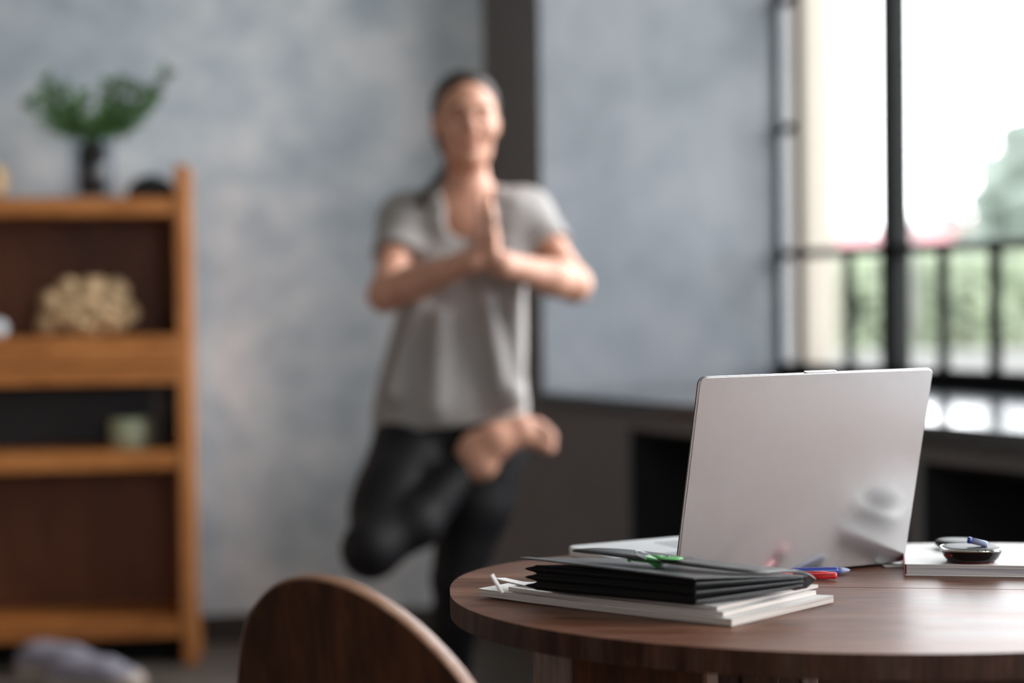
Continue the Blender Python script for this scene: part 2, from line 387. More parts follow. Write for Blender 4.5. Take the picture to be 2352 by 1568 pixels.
# floor reaches under the deep window recess too
fl = [Vector((XL-.2, YF-.2, 0)), WP(s_end+.3, .95, 0), WP(-.35, .95, 0), corner+un*.2, bl+un*.2+Vector((-.2, 0, 0))]
st('floor', MB().prism([p-Z*.1 for p in fl], Z*.1), 'floor')
st('ceiling', MB().prism([p+Z*ZT for p in fl], Z*.1), 'ceiling')
st('wall_back', MB().box(bl-u*.2, u*((corner-bl).length+.2), un*.2, Z*ZT), 'plaster')
st('baseboard_back', MB().box(bl-un*.018, u*((corner-bl).length-.0), un*.018, Z*.085), 'base', bevel=.004)
st('wall_left', MB().box((XL-.2, YF-.2, 0), (.2, 0, 0), (0, bl.y-YF+.2, 0), Z*ZT), 'warm_wall')
# front wall (behind the camera) with an opening added for fill light
fx1 = WP(s_end, 0, 0).x
b = MB()
for x0, x1, z0, z1 in ((XL, 1.7, 0, ZT), (1.7, 3.2, 0, .8), (1.7, 3.2, 3.1, ZT), (3.2, fx1+.3, 0, ZT)):
    b.box((x0, YF-.2, z0), (x1-x0, 0, 0), (0, .2, 0), (0, 0, z1-z0))
st('wall_front', b, 'warm_wall')
def window(name, o, a, nrm, z0, z1, cols, rows, fw=.045):
    """o: lower corner, a: vector along, nrm: outward normal"""
    L = a.length; d = a.normalized(); t = thing(name, None, None, o, kind='structure'); th = nrm*.05
    for k in range(cols+1):
        obj('mullion', MB().box(o+d*(k*(L-fw)/cols), d*fw, th, Z*(z1-z0)), 'black_metal', t)
    for k in range(rows+1):
        obj('rail', MB().box(o+Z*(k*((z1-z0)-fw)/rows)+nrm*.005, a, th*.8, Z*fw), 'black_metal', t)
    obj('glass_pane', MB().box(o+nrm*.02+d*.01, a-d*.02, nrm*.005, Z*(z1-z0)), 'glass', t)
    return t
window('fill_window', Vector((1.7, YF-.12, .8)), Vector((1.5, 0, 0)), Vector((0, -1, 0)), .8, 3.1, 2, 2)  # unseen window, added to give fill light from behind the camera
# window wall
SE = 3.1; S2, S3 = 3.9, 6.9; HT = 3.35
b = MB()
def wb(s0, s1, t0, t1, z0, z1, m=None): (m or b).box(WP(s0, t0, z0), W*(s1-s0), N*(t1-t0), Z*(z1-z0))
wb(-.35, -.0, 0, .95, 0, ZT)                    # pier in the corner
sN0, zN = s_front(1440, 985); sN1, _ = s_front(2083, 1100); sN2, _ = s_front(2112, 1100)
ZN = .70
wb(0, sN0, 0, .95, 0, ZN)                      # below the sill, left of the niche
wb(sN1, sN2, 0, .5, 0, ZN); wb(SE-.12, SE, 0, .5, 0, ZN)
wb(0, SE, 0, .95, ZN, SILL-.04)
wb(sN0, SE, .5, .95, 0, ZN)
wb(0, SE, 0, .95, HT, ZT)
wb(SE, S2, 0, .95, 0, ZT)
wb(S2, S3, 0, .95, 0, .1); wb(S2, S3, 0, .95, HT, ZT)
wb(S3, s_end+.3, 0, .95, 0, ZT)
st('wall_right', b, 'dark_paint')
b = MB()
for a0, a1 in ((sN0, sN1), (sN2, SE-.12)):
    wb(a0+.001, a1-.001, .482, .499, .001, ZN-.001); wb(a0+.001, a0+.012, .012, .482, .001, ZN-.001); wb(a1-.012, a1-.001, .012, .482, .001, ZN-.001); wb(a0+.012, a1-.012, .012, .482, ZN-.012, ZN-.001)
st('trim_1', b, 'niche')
b = MB()                                          # pale plastered reveals at both sides of the recess
rb = s_win(1741, 600)[0]
b.prism([WP(.001, .0, SILL), WP(.013, .0, SILL), WP(.013, WT+.05, SILL), WP(.001, WT+.05, SILL)], Z*(HT-SILL-.001))
wb(SE-.013, SE-.001, 0, WT+.05, SILL, HT-.001)
wb(.013, SE-.013, 0, WT+.05, HT-.013, HT-.001)
st('trim_2', b, 'plaster_light')
b = MB(); wb(.0, SE, -.03, WT+.04, SILL-.04, SILL-.0005, b); wb(S2, S3, -.03, WT+.04, .1, .12, b)
st('trim_3', b, 'sill', bevel=.006)
# main window: uneven grid read off the panes
w1 = thing('window_1', None, None, WP(0, WT, SILL), kind='structure')
sl0 = .014
def post(px, z0, z1, wid, dep=.05, t0=0.0):
    s = s_win(px, 500)[0]; obj('mullion', MB().box(WP(s-wid/2, WT+t0, z0), W*wid, N*dep, Z*(z1-z0)), 'black_metal', w1, bevel=.003); return s
zr0 = SILL; zr1 = s_win(2200, 850)[1]; zm = s_win(2040, 573)[1]; zc = s_win(1790, 297)[1]; zt = s_win(1790, 3)[1]
obj('frame', MB().box(WP(sl0, WT, zr0), W*(SE-2*sl0), N*.06, Z*(zr1-zr0)), 'black_metal', w1, bevel=.004)
obj('frame', MB().box(WP(sl0, WT, HT-.07), W*(SE-2*sl0), N*.06, Z*.055), 'black_metal', w1)
s1830 = s_win(1830, 500)[0]
obj('mullion', MB().box(WP(sl0, WT, zr1), W*.016, N*.012, Z*(HT-.07-zr1)), 'black_metal', w1)
post(1830, zr1, HT-.07, .026, .022)
s2035 = post(2041, zr1, HT-.07, .056, .07, -.01)
post(1935, zr1, zm, .020, .03, .01); post(2151, zr1, zm, .024, .03, .01); post(2270, zr1, zm, .026, .03, .01)
step = s_win(2270, 500)[0]-s_win(2151, 500)[0]; sx = s_win(2270, 500)[0]+step; k = 0
while sx < SE-.1:
    big = k % 3 == 1
    obj('mullion', MB().box(WP(sx-.012, WT+.01, zr1), W*(.05 if big else .024), N*.03, Z*((HT-.07 if big else zm)-zr1)), 'black_metal', w1); sx += step; k += 1
obj('rail', MB().box(WP(sl0, WT+.004, zm-.014), W*(SE-2*sl0), N*.04, Z*.028), 'black_metal', w1)
for zz in (zc, zt, zt+(zt-zc)):
    if zz < HT-.1: obj('rail', MB().box(WP(sl0, WT+.004, zz-.013), W*(s1830-sl0), N*.018, Z*.026), 'black_metal', w1)
obj('glass_pane', MB().box(WP(sl0, WT+.025, zr0+.02), W*(SE-2*sl0), N*.005, Z*(HT-.1-zr0)), 'glass', w1)
window('window_2', WP(S2, WT, .125), W*(S3-S2), N, .125, HT, 4, 3)  # unseen window, made almost floor-length to brighten the lower back wall

# ------------------------------------------------------------------ world light
w = bpy.data.worlds.new('World'); bpy.context.scene.world = w; w.use_nodes = True
nt = w.node_tree; bg = nt.nodes['Background']; bg.inputs[0].default_value = (.94, .97, 1.0, 1); bg.inputs[1].default_value = 5.0
w.cycles.sampling_method = 'AUTOMATIC'
def portal(c, nrm, lx, lz):
    l = bpy.data.lights.new('window_daylight', 'AREA'); l.shape = 'RECTANGLE'; l.size = lx; l.size_y = lz; l.cycles.is_portal = True
    o = bpy.data.objects.new('window_daylight', l); C.objects.link(o); o.location = c
    o.rotation_euler = Vector(nrm).to_track_quat('-Z', 'Z').to_euler(); return o
portal(WP(SE/2, WT+.08, (SILL+HT)/2), -N, SE, HT-SILL)
portal(WP((S2+S3)/2, WT+.08, (.12+HT)/2), -N, S3-S2, HT-.12)
portal(Vector((2.45, YF-.18, 1.95)), (0, 1, 0), 1.5, 2.3)  # portal of the added fill window

sl_d = bpy.data.lights.new('hazy_sun', 'SUN'); sl_d.energy = 2.4; sl_d.angle = math.radians(45); sl_d.color = (1, .96, .92)
so_ = bpy.data.objects.new('hazy_sun', sl_d); C.objects.link(so_); so_.location = (8, 0, 6); so_.rotation_euler = Vector((-.93, -.02, -.40)).to_track_quat('-Z', 'Y').to_euler()
# ------------------------------------------------------------------ bookshelf
YS = 5.09
sd = u                                     # shelf runs parallel to the back wall
sp = at(430, 1500, YS); sp.z = 0           # front right foot
def SH(px, py): return onplane(px, py, sp, -un)
def shx(px, py): return (SH(px, py)-sp).dot(sd), SH(px, py).z
x0 = -1.25; DP = .27
xr0 = shx(408, 900)[0]; xr1 = shx(441, 900)[0]
ztop = shx(420, 378)[1]
back = -(-un)
shf = thing('bookshelf', 'orange-brown wooden open bookshelf against the blue-grey plaster wall', 'shelf', sp)
def SP(x, d, z): v = sp+sd*x+un*d; v.z = z; return v
def sbox(name, xa, xb, da, db, za, zb, mat, bev=.003): return obj(name, MB().box(SP(xa, da, za), sd*(xb-xa), un*(db-da), Z*(zb-za)), mat, shf, bevel=bev)
obj('side_panel', MB().prism([SP(xr0, 0, ztop), SP(xr1, 0, ztop), SP(xr1, 0, .16), SP(xr1+.008, 0, 0), SP(xr0+.002, 0, 0), SP(xr0, 0, .16)], un*DP), 'orange_wood_v', shf, bevel=.004)
sbox('side_panel', x0-.035, x0, 0, DP, 0, ztop, 'orange_wood_v')
def zz(y): return shx(390, y)[1]
z1a, z1b = zz(494), zz(452)
z2a, z2m, z2b = zz(880), zz(838), zz(770)
z3a, z3b = zz(1077), zz(1034)
z4a, z4b = zz(1464), zz(1418)
sbox('shelf_board', x0, xr0, .005, DP, z1a, z1b, 'orange_wood'); sbox('shelf_board', x0, xr0, 0, DP, z2m+.002, z2b, 'orange_wood')
sbox('shelf_board', x0, xr0, .0, DP, z2a, z2m-.002, 'orange_wood'); sbox('shelf_board', x0, xr0, .005, DP, z3a, z3b, 'orange_wood')
sbox('shelf_board', x0, xr0, .005, DP, z4a, z4b, 'orange_wood')
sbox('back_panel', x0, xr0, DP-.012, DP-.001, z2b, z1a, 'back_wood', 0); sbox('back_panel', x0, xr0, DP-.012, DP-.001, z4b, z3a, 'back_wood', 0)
sbox('gap_shade', x0, xr0, .16, .175, 0.0, z4a, 'black_gusset', 0)  # shade of the open gap under the shelf, painted in as a black sheet
def onshelf(px, d, z):                      # a point above a shelf at depth d, under pixel column px
    q = onplane(px, 700, sp+un*d, -un); return Vector((q.x, q.y, z))
PXM = YS/F
# plant in vase
c = onshelf(217, .14, z1b+.0005)
vs = thing('vase', 'clear glass cylinder vase with a dark inner sleeve on top of the bookshelf', 'vase', c)
hv = .178
obj('glass_wall', MB().lathe(c, [(.062, 0), (.066, .004), (.066, hv), (.062, hv), (.062, .012), (.01, .012)], 40), 'vase_glass', vs)
obj('inner_sleeve', MB().lathe(c+Z*.013, [(.034, 0), (.040, .004), (.041, hv-.03), (.038, hv-.03), (.036, .01), (.01, .01)], 32), 'vase', vs)
pl = thing('leafy_branches', 'bunch of small-leaved green branches standing in the glass vase', 'plant', c+Z*.02)
st_, lf = MB(), MB()
tips = [(70, 235), (105, 180), (140, 205), (165, 235), (190, 215), (120, 250), (250, 190), (285, 185), (320, 200), (385, 165), (360, 215), (300, 240), (330, 250), (205, 270), (265, 225), (95, 215), (240, 245), (150, 265)]
for (tx, ty) in tips:
    e = onshelf(tx, .14, 0); e = at(tx, ty, e.y+random.uniform(-.09, .03))
    s0 = c+Vector((random.uniform(-.012, .012), random.uniform(-.012, .012), .025)); s1 = c+Vector(((e.x-c.x)*.12, (e.y-c.y)*.12, hv+.0))
    mid = s1.lerp(e, .5)+Vector(((e.x-c.x)*.08, 0, -.012))
    path = spline([s0, s1, mid, e], 7)
    st_.tube(path, [.0022]*len(path), 6)
    P = path[9:]
    for i, p in enumerate(P):
        t = (P[min(i+1, len(P)-1)]-P[max(i-1, 0)]).normalized()
        for sgn in (-1, 1):
            if random.random() < .12: continue
            sd_ = t.cross(Vector((random.uniform(-.5, .5), -1, random.uniform(-.4, .4)))).normalized()*sgn
            dr = (sd_*.9+t*.55+Vector((0, random.uniform(-.5, .5), random.uniform(-.1, .2)))).normalized()
            ln = random.uniform(.024, .036); wd = ln*.26; nn = dr.cross(Vector((random.uniform(-.6, .6), 1, random.uniform(-.6, .6)))).normalized()
            q = dr.cross(nn)*.0025
            lf.add([p, p+dr*ln*.35+nn*wd+q, p+dr*ln*.72+nn*wd*.8+q, p+dr*ln, p+dr*ln*.72-nn*wd*.8+q, p+dr*ln*.35-nn*wd+q, p+dr*ln*.5-q], [[0, 6, 1], [1, 6, 2], [2, 6, 3], [3, 6, 4], [4, 6, 5], [5, 6, 0]], True)
obj('stems', st_, 'stem', pl); obj('leaves', lf, 'leaf', pl)
# dark upturned bowl
c = onshelf(352, .15, z1b+.0005)
prof = [(.072, 0), (.074, .006), (.070, .030), (.059, .050), (.040, .064), (.022, .069), (.019, .074), (.008, .074)]
tag(obj('bowl', MB().lathe(c, prof, 40), 'dark_bowl', base=c), 'dark upturned clay bowl beside the right end of the bookshelf top', 'bowl')
# wicker ball at left edge
def straw_mass(c, rs, n, sc, res=.004):
    lo = [c[i]-rs[i]-.03 for i in range(3)]; hi = [c[i]+rs[i]+.03 for i in range(3)]
    s = SDF(lo, hi, res)
    for k in range(n):
        while True:
            p = [random.uniform(-1, 1) for _ in range(3)]
            if .45 < sum(q*q for q in p) < 1: break
        s.ell([c[i]+p[i]*(rs[i]-sc*.8) for i in range(3)], (sc*random.uniform(.7, 1.1), sc*random.uniform(.7, 1.1), sc*random.uniform(.6, 1.0)), .008)
    s.ell(c, [r*.75 for r in rs], .01)
    return s
c = onshelf(-12, .13, z1b); s = straw_mass(c+Z*.058, (.052, .052, .055), 70, .014); s.cut(c+Z*.001, (0, 0, -1))
tag(link('straw_ball', s.mesh('straw_ball'), M['straw'], base=c), 'round straw-coloured ball at the left end of the bookshelf top', 'ornament')
# chunky straw ornament on the second shelf
c = onshelf(203, .10, z2b)
s = straw_mass(c+Z*.068, (.148, .075, .075), 230, .017)
for px, py, r in ((120, 690, .045), (160, 665, .05), (215, 665, .06), (265, 670, .055), (110, 745, .045), (290, 720, .05)):
    q = onshelf(px, .10, 0); q = at(px, py, q.y); s.ell(q, (r*.8, r*.9, r*.75), .012)
s.cut(c+Z*.001, (0, 0, -1))
tag(link('straw_ornament', s.mesh('straw_ornament'), M['straw'], base=c), 'large lumpy straw-coloured ornament lying on the bookshelf\'s second shelf', 'ornament')
c = onshelf(-6, .07, z2b+.0005)
tag(obj('china_ball', MB().lathe(c, [(.008, 0), (.018, .003), (.027, .014), (.029, .028), (.024, .043), (.012, .052), (.003, .054)], 28), 'white_china', base=c), 'small round bluish white object at the left edge of the second shelf', 'ornament')
# candle
c = onshelf(296, .12, z3b+.0005)
cd = thing('candle', 'short thick pale green pillar candle on the third shelf', 'candle', c)
obj('wax', MB().lathe(c, [(.058, 0), (.062, .004), (.062, .084), (.058, .089), (.045, .086), (.01, .085)], 40), 'candle', cd)
obj('wick', MB().tube([c+Z*.084, c+Z*.094, c+Vector((.003, 0, .1))], .0012, 6), 'rubber', cd)
sbox('dim_wall_strip', shx(336, 900)[0], shx(372, 900)[0], DP-.02, DP-.0125, z3b, z2a, 'dark_paint', 0)  # added strip standing in for the dim wall seen through the shelf
sbox('back_panel', x0, xr0, DP-.012, DP-.001, z3b, z2a, 'slate_panel', 0)  # panel also covers the gap, hiding the brighter wall
# trainers on the floor
def shoe(px, Y, ang, lab, first):
    q = at(px, 1560, Y); c = Vector((q.x, q.y, 0)); R = Matrix.Rotation(ang, 3, 'Z')
    t = thing('trainer', lab, 'shoe', c, 'pair of trainers on the floor')
    s = SDF(c-Vector((.19, .19, .02)), c+Vector((.19, .19, .16)), .0045)
    X = lambda x, y, z: c+R@Vector((x, y, z))
    s.cap(X(-.10, 0, .045), X(.05, 0, .045), .036, .042, .02); s.ell(X(.085, 0, .040), (.055, .046, .030), .02, R)
    s.cap(X(-.10, 0, .045), X(-.08, 0, .070), .034, .030, .02); s.cap(X(-.07, 0, .068), X(.03, 0, .055), .032, .032, .03)
    s.ell(X(-.080, 0, .120), (.034, .022, .05), .008, R, 's'); s.cut(c+Z*.02, (0, 0, -1))
    link('upper', s.mesh('upper'), M['lavender'], t)
    ol = [X(a, b, 0) for a, b in ((-.14, -.02), (-.135, .025), (-.09, .038), (0, .036), (.08, .048), (.13, .03), (.145, 0), (.13, -.03), (.08, -.046), (0, -.034), (-.09, -.038))]
    obj('sole', MB().prism(spline(ol, 4, True), Z*.026, True), 'beige', t, bevel=.004)
    obj('toe_cap', MB().ellipsoid(X(.098, 0, .030), (.052, .049, .034), R), 'beige', t)
    lb = MB()
    for k in range(4): lb.tube([X(-.02+k*.022, -.026, .078-k*.004), X(-.012+k*.022, 0, .096-k*.004), X(-.004+k*.022, .026, .078-k*.004)], .003, 6)
    obj('laces', lb, 'beige', t)
shoe(218, 4.78, -.25, 'lavender grey trainer with beige toe on the floor by the bookshelf, nearer one', True)
shoe(140, 4.96, -.30, 'lavender grey trainer on the floor by the bookshelf, one further back', False)

# ------------------------------------------------------------------ woman in tree pose
Y0 = 4.15
def V(px, py, Y=Y0): return at(px, py, Y)
per_base = V(1035, 1500); per_base.z = 0
per = thing('person', 'barefoot woman in grey t-shirt and black leggings balancing in tree pose, palms pressed together', 'person', per_base)
lo = (-.46, 3.65, -.01); hi = (.32, 4.42, 1.66)
LHIP = V(1118, 1015); LKN = V(1050, 1330, 4.12); LAN = V(1035, 1655, 4.2); LAN.z = .085
RHIP = V(965, 1015); RKN = V(852, 1262, 3.88); RAN = V(1085, 1050, 4.0)
RS = V(932, 505, 4.17); RE = V(886, 676, 4.0); RW = V(1085, 598, 3.87)
LS = V(1207, 492, 4.17); LE = V(1318, 652, 4.03); LW = V(1152, 606, 3.87)
NB = V(1078, 455, 4.17); HD = V(1070, 278, 4.13)
yaw = Matrix.Rotation(math.radians(10), 3, 'Z')     # face turned towards the window
def torso(s, g, k=.05, neck=True):
    s.ell(V(1072, 560, 4.17), (.150+g, .095+g, .15+g), k)
    s.ell(V(1068, 520, 4.17), (.168+g, .075+g, .075+g), k)
    s.ell(V(1055, 760, 4.17), (.128+g, .09+g, .19+g), k)
    s.ell(V(1035, 935, 4.17), (.158+g, .108+g, .11+g), k)
    for px in (1010, 1135): s.ell(V(px, 615, 4.10), (.058+g, .05+g, .052+g), .03)
def arm(s, S, E, Wr, g=0):
    s.cap(S, E, .046+g, .038+g, .03); s.ell(S, (.055+g, .055+g, .052+g), .04)
def legs(s, g=0):
    s.cap(LHIP, LHIP.lerp(LKN, .45), .088+g, .080+g, .05); s.cap(LHIP.lerp(LKN, .45), LKN, .080+g, .054+g, .03)
    m = LKN.lerp(LAN, .33)+Vector((0, .012, 0))
    s.cap(LKN, m, .053+g, .054+g, .02); s.cap(m, LAN, .054+g, .032+g, .02)
    s.cap(RHIP, RHIP.lerp(RKN, .5), .092+g, .080+g, .05); s.cap(RHIP.lerp(RKN, .5), RKN, .080+g, .058+g, .03); s.ell(RKN, (.058+g, .058+g, .06+g), .02)
    m = RKN.lerp(RAN, .38)+Vector((.015, 0, -.02))
    s.cap(RKN, m, .053+g, .055+g, .03); s.cap(m, RAN, .055+g, .034+g, .02)
    s.ell(V(1035, 975, 4.18), (.165+g, .115+g, .10+g), .04); s.cap(V(935, 1030, 4.14), V(880, 1180, 4.0), .078+g, .074+g, .04)
B = SDF(lo, hi, .0042)
torso(B, -.004); legs(B, -.004)
B.cap(NB-Z*.03, HD-Z*.075+Vector((0, .02, 0)), .054, .047, .035)
for S, E, Wr in ((RS, RE, RW), (LS, LE, LW)):
    arm(B, S, E, Wr); m = E.lerp(Wr, .3)
    B.cap(E, m, .039, .040, .02); B.cap(m, Wr, .040, .026, .02)
# head
def H(x, y, z): return HD+yaw@Vector((x, y, z))     # x right in picture, -y towards the face, z up
Rn = np.array(yaw)
B.ell(H(0, .012, .028), (.074, .092, .086), .02, Rn); B.ell(H(0, -.02, -.03), (.062, .066, .078), .03, Rn)
B.cap(H(-.021, -.035, -.080), H(.021, -.035, -.080), .024, .024, .03); B.ell(H(0, -.062, -.09), (.022, .02, .018), .02, Rn)
B.ell(H(0, -.074, .022), (.05, .014, .012), .012, Rn)
for sx in (-1, 1):
    B.ell(H(sx*.029, -.088, .002), (.019, .014, .012), .010, Rn, 's'); B.ell(H(sx*.029, -.077, .002), (.0145, .011, .0075), .004, Rn)
    B.ell(H(sx*.04, -.062, -.03), (.022, .02, .02), .02, Rn)
    B.ell(H(sx*.074, .012, -.008), (.008, .017, .029), .006, Rn)
B.cap(H(0, -.082, .012), H(0, -.105, -.028), .007, .011, .012); B.ell(H(-.010, -.095, -.032), (.009, .009, .007), .006, Rn); B.ell(H(.010, -.095, -.032), (.009, .009, .007), .006, Rn)
B.ell(H(0, -.083, -.056), (.022, .010, .006), .006, Rn); B.ell(H(0, -.082, -.066), (.019, .010, .007), .005, Rn)
# hands pressed together, fingers up
for sgn, Wr in ((-1, RW), (1, LW)):
    pc = V(1118, 565, 3.865)+Vector((sgn*.0125, 0, 0))
    heel = V(1118, 600, 3.875)+Vector((sgn*.016, 0, 0))
    B.cap(Wr, heel, .025, .018, .02)
    for k in range(4):
        y = -.030+.020*k
        kn = pc+Vector((0, y, .030)); root = heel+Vector((0, y*.6, .005))
        B.cap(root, kn, .0135, .0105, .012)
        ln = (.058, .072, .078, .068)[k]
        j1 = kn+Vector((sgn*.0015, y*.05, ln*.45)); tip = kn+Vector((-sgn*.001-.004, y*.1, ln))
        B.cap(kn, j1, .0100, .0090, .003); B.cap(j1, tip, .0090, .0072, .002)
    a = heel+Vector((0, .028, .012)); b_ = a+Vector((sgn*.004, .020, .035)); c_ = b_+Vector((-sgn*.002, .004, .030))
    B.cap(a, b_, .0125, .0105, .01); B.cap(b_, c_, .0105, .0080, .003)
# standing foot
hl = LAN.copy(); hl.z = .035
B.cap(LAN, hl+Vector((0, .02, 0)), .034, .032, .02); B.cap(hl, hl+Vector((-.005, -.12, -.008)), .034, .024, .02, sc=(1.15, 1, 1))
for k in range(5):
    a = hl+Vector((-.028+.014*k, -.13-.006*(2-abs(k-3)), -.018)); B.cap(a, a+Vector((0, -.035+.004*k, -.004)), .0115 if k < 4 else .014, .009 if k < 4 else .012, .006)
B.cut((0, 0, .002), (0, 0, -1))
# raised foot resting high on the left thigh
HE = V(1102, 1062, 3.985); BALL = V(1196, 988, 3.995); 
B.cap(RAN, HE, .034, .036, .02); B.ell(HE, (.040, .034, .038), .02)
B.cap(HE+Vector((-.01, 0, .035)), V(1140, 1005, 3.98), .036, .034, .025); B.cap(V(1140, 1015, 3.985), BALL, .036, .031, .025)
B.ell(BALL, (.036, .028, .034), .02)
for k, (px, py, r) in enumerate(((1262, 1028, .0150), (1268, 1006, .0115), (1262, 992, .0108), (1248, 978, .010), (1234, 968, .0095))):
    a = V(1208, 1004-k*7, 3.992); B.cap(a, V(px, py, 3.99), r*1.1, r, .008)
link('body', B.mesh('body'), M['skin'], per)
# eyes: small dark irises
for sx in (-1, 1):
    obj('eye', MB().ellipsoid(H(sx*.029, -.0815, .002), (.009, .0085, .0055), yaw), 'iris', per)
    obj('eyebrow', MB().tube(spline([H(sx*.014, -.0895, .021), H(sx*.03, -.0885, .026), H(sx*.046, -.078, .021)], 4), .0028, 8), 'hair', per)
obj('lips', MB().ellipsoid(H(0, -.0895, -.0605), (.019, .0055, .0075), yaw), 'lips', per)
# leggings
G = SDF((-.46, 3.75, .1), (.2, 4.42, 1.02), .0042); legs(G, .002); torso(G, .000)
zhem = V(1035, 958).z
G.cut((0, 0, .16), (0, 0, -1)); G.cut((0, 0, zhem+.03), (0, 0, 1))
d = (HE-RKN); d.normalize()
# trim the leggings at the raised ankle
sl, g = G.sub(np.array(HE)-.12, np.array(HE)+.12)
pA = np.array(V(1076, 1056, 4.0)); dd = np.array(d); cutf = -(sum((g[i]-pA[i])*dd[i] for i in range(3)))
near = np.sqrt(sum((g[i]-np.array(HE)[i])**2 for i in range(3)))-.085
reg = (np.maximum(cutf, near)).astype(np.float32); reg = np.where(g[1] < 4.05, reg, .2).astype(np.float32)
G.F[sl] = np.maximum(G.F[sl], -reg)
G.cap(LHIP, LHIP.lerp(LKN, .45), .092, .084, .03); G.cap(LHIP.lerp(LKN, .45), LKN, .084, .057, .02)
link('leggings', G.mesh('leggings'), M['leggings'], per)
# t-shirt
T = SDF((-.34, 3.95, .72), (.30, 4.40, 1.40), .0042)
T.ell(V(1072, 560, 4.17), (.162, .108, .15), .05); T.ell(V(1072, 512, 4.17), (.168, .085, .078), .05)
T.ell(V(1062, 720, 4.17), (.152, .108, .20), .05); T.ell(V(1040, 870, 4.17), (.170, .122, .19), .06)
T.ell(V(1033, 960, 4.17), (.186, .134, .15), .05)
for px in (1010, 1135): T.ell(V(px, 615, 4.095), (.064, .056, .06), .04)
for S, E in ((RS, RE), (LS, LE)): T.ell(S, (.062, .062, .058), .04); T.cap(S, S.lerp(E, .52), .060, .058, .03)
for S, E, f_ in ((RS, RE, .50), (LS, LE, .50)):   # sleeve hems
    e = S.lerp(E, f_); n_ = (E-S).normalized(); sl, g = T.sub(np.array(e)-.12, np.array(e)+.12)
    dd = sum((g[i]-e[i])*n_[i] for i in range(3)).astype(np.float32); T.F[sl] = np.maximum(T.F[sl], np.where(np.sqrt(sum((g[i]-e[i])**2 for i in range(3))) < .082, dd, -1))
# folds
for (a, b_, r) in ((V(1180, 640, 4.06), V(1190, 900, 4.05), .014), (V(1120, 700, 4.03), V(1160, 930, 4.03), .010), (V(960, 700, 4.05), V(900, 900, 4.05), .010), (V(1010, 730, 4.03), V(1000, 930, 4.03), .009),
                   (V(1180, 470, 4.09), V(1165, 600, 4.05), .010), (V(1215, 500, 4.10), V(1190, 600, 4.06), .009), (V(935, 520, 4.10), V(965, 600, 4.06), .009)):
    T.cap(a+Vector((0, .012, 0)), b_+Vector((0, .012, 0)), r, r*1.2, .05)
T.ell(V(1183, 915, 4.04), (.026, .026, .030), .02)
# neckline scoop (opens front and top)
T.ell(V(1078, 455, 4.15), (.066, .14, .07), .01, op='s'); T.ell(V(1068, 500, 4.06), (.050, .07, .050), .015, op='s')
T.cut((0, 0, zhem), (.10, 0, -1))
link('t_shirt', T.mesh('t_shirt'), M['shirt'], per)
# hair: cap swept back plus low ponytail over the shoulder
Hh = SDF((-.30, 4.00, 1.12), (.12, 4.36, 1.64), .0035)
Hh.ell(H(0, .016, .034), (.080, .096, .088), .02, Rn); Hh.ell(H(0, .05, -.02), (.070, .065, .085), .03, Rn)
n_ = yaw@Vector((0, -1, -.62)); Hh.cut(H(0, -.030, .040), n_)
Hh.ell(H(0, -.03, -.055), (.074, .075, .07), .01, Rn, 's')
Hh.ell(H(-.01, .105, -.05), (.03, .03, .04), .02)
pt = spline([H(-.01, .10, -.06), V(1040, 390, 4.24), V(1004, 430, 4.20), V(980, 452, 4.12), V(976, 466, 4.10)], 6)
for i in range(len(pt)-1): Hh.cap(pt[i], pt[i+1], .026-.0006*i, .026-.0006*(i+1), .01)
link('hair', Hh.mesh('hair'), M['hair'], per)

# ------------------------------------------------------------------ table
TZ = .75
tc0 = Vector((.404, 1.901, 0)); trot = .06; TH = .024
def tp(x, y, z): c_, s_ = math.cos(trot), math.sin(trot); return Vector((tc0.x+x*c_-y*s_, tc0.y+x*s_+y*c_, z))
tab = thing('round_table', 'round-ended worn brown wooden plank table in the right foreground', 'table', Vector((tc0.x, tc0.y, 0)))
def outl(k=720, a=.475, bn=.37, bf=.305, nf=2.7):
    o = []
    for i in range(k):
        q = 2*PI*i/k; cx, sx = math.cos(q), math.sin(q); n_ = 2.0 if sx < 0 else nf; b_ = bn if sx < 0 else bf
        o.append((a*math.copysign(abs(cx)**(2/n_), cx), b_*math.copysign(abs(sx)**(2/n_), sx)))
    return o
OL = outl()
l0, l1 = onz(1042, 1337, TZ), onz(2352, 1353.5, TZ)
def loc2(p): d_ = p-tc0; c_, s_ = math.cos(trot), math.sin(trot); return (d_.x*c_+d_.y*s_, -d_.x*s_+d_.y*c_)
a0, a1 = loc2(l0), loc2(l1); sl_ = (a1[1]-a0[1])/(a1[0]-a0[0])
cuts = [-9, a0[1]-sl_*a0[0], a0[1]-sl_*a0[0]+.155, 9]
def clip(poly, c, sign):        # keep sign*(y - (sl*x + c)) > 0
    out = []
    for i in range(len(poly)):
        p, q = poly[i], poly[(i+1) % len(poly)]; fp, fq = sign*(p[1]-sl_*p[0]-c), sign*(q[1]-sl_*q[0]-c)
        if fp >= 0: out.append(p)
        if fp*fq < 0: t = fp/(fp-fq); out.append((p[0]+t*(q[0]-p[0]), p[1]+t*(q[1]-p[1])))
    return out
top = MB(); edge = []
for i in range(3):
    poly = clip(clip(OL, cuts[i]+.0009, 1), cuts[i+1]-.0009, -1)
    top.prism([tp(x, y, TZ-TH) for x, y in poly], Z*TH)
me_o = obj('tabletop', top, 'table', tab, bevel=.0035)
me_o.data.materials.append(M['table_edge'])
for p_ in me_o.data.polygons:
    if abs(p_.normal.z) < .5: p_.material_index = 1
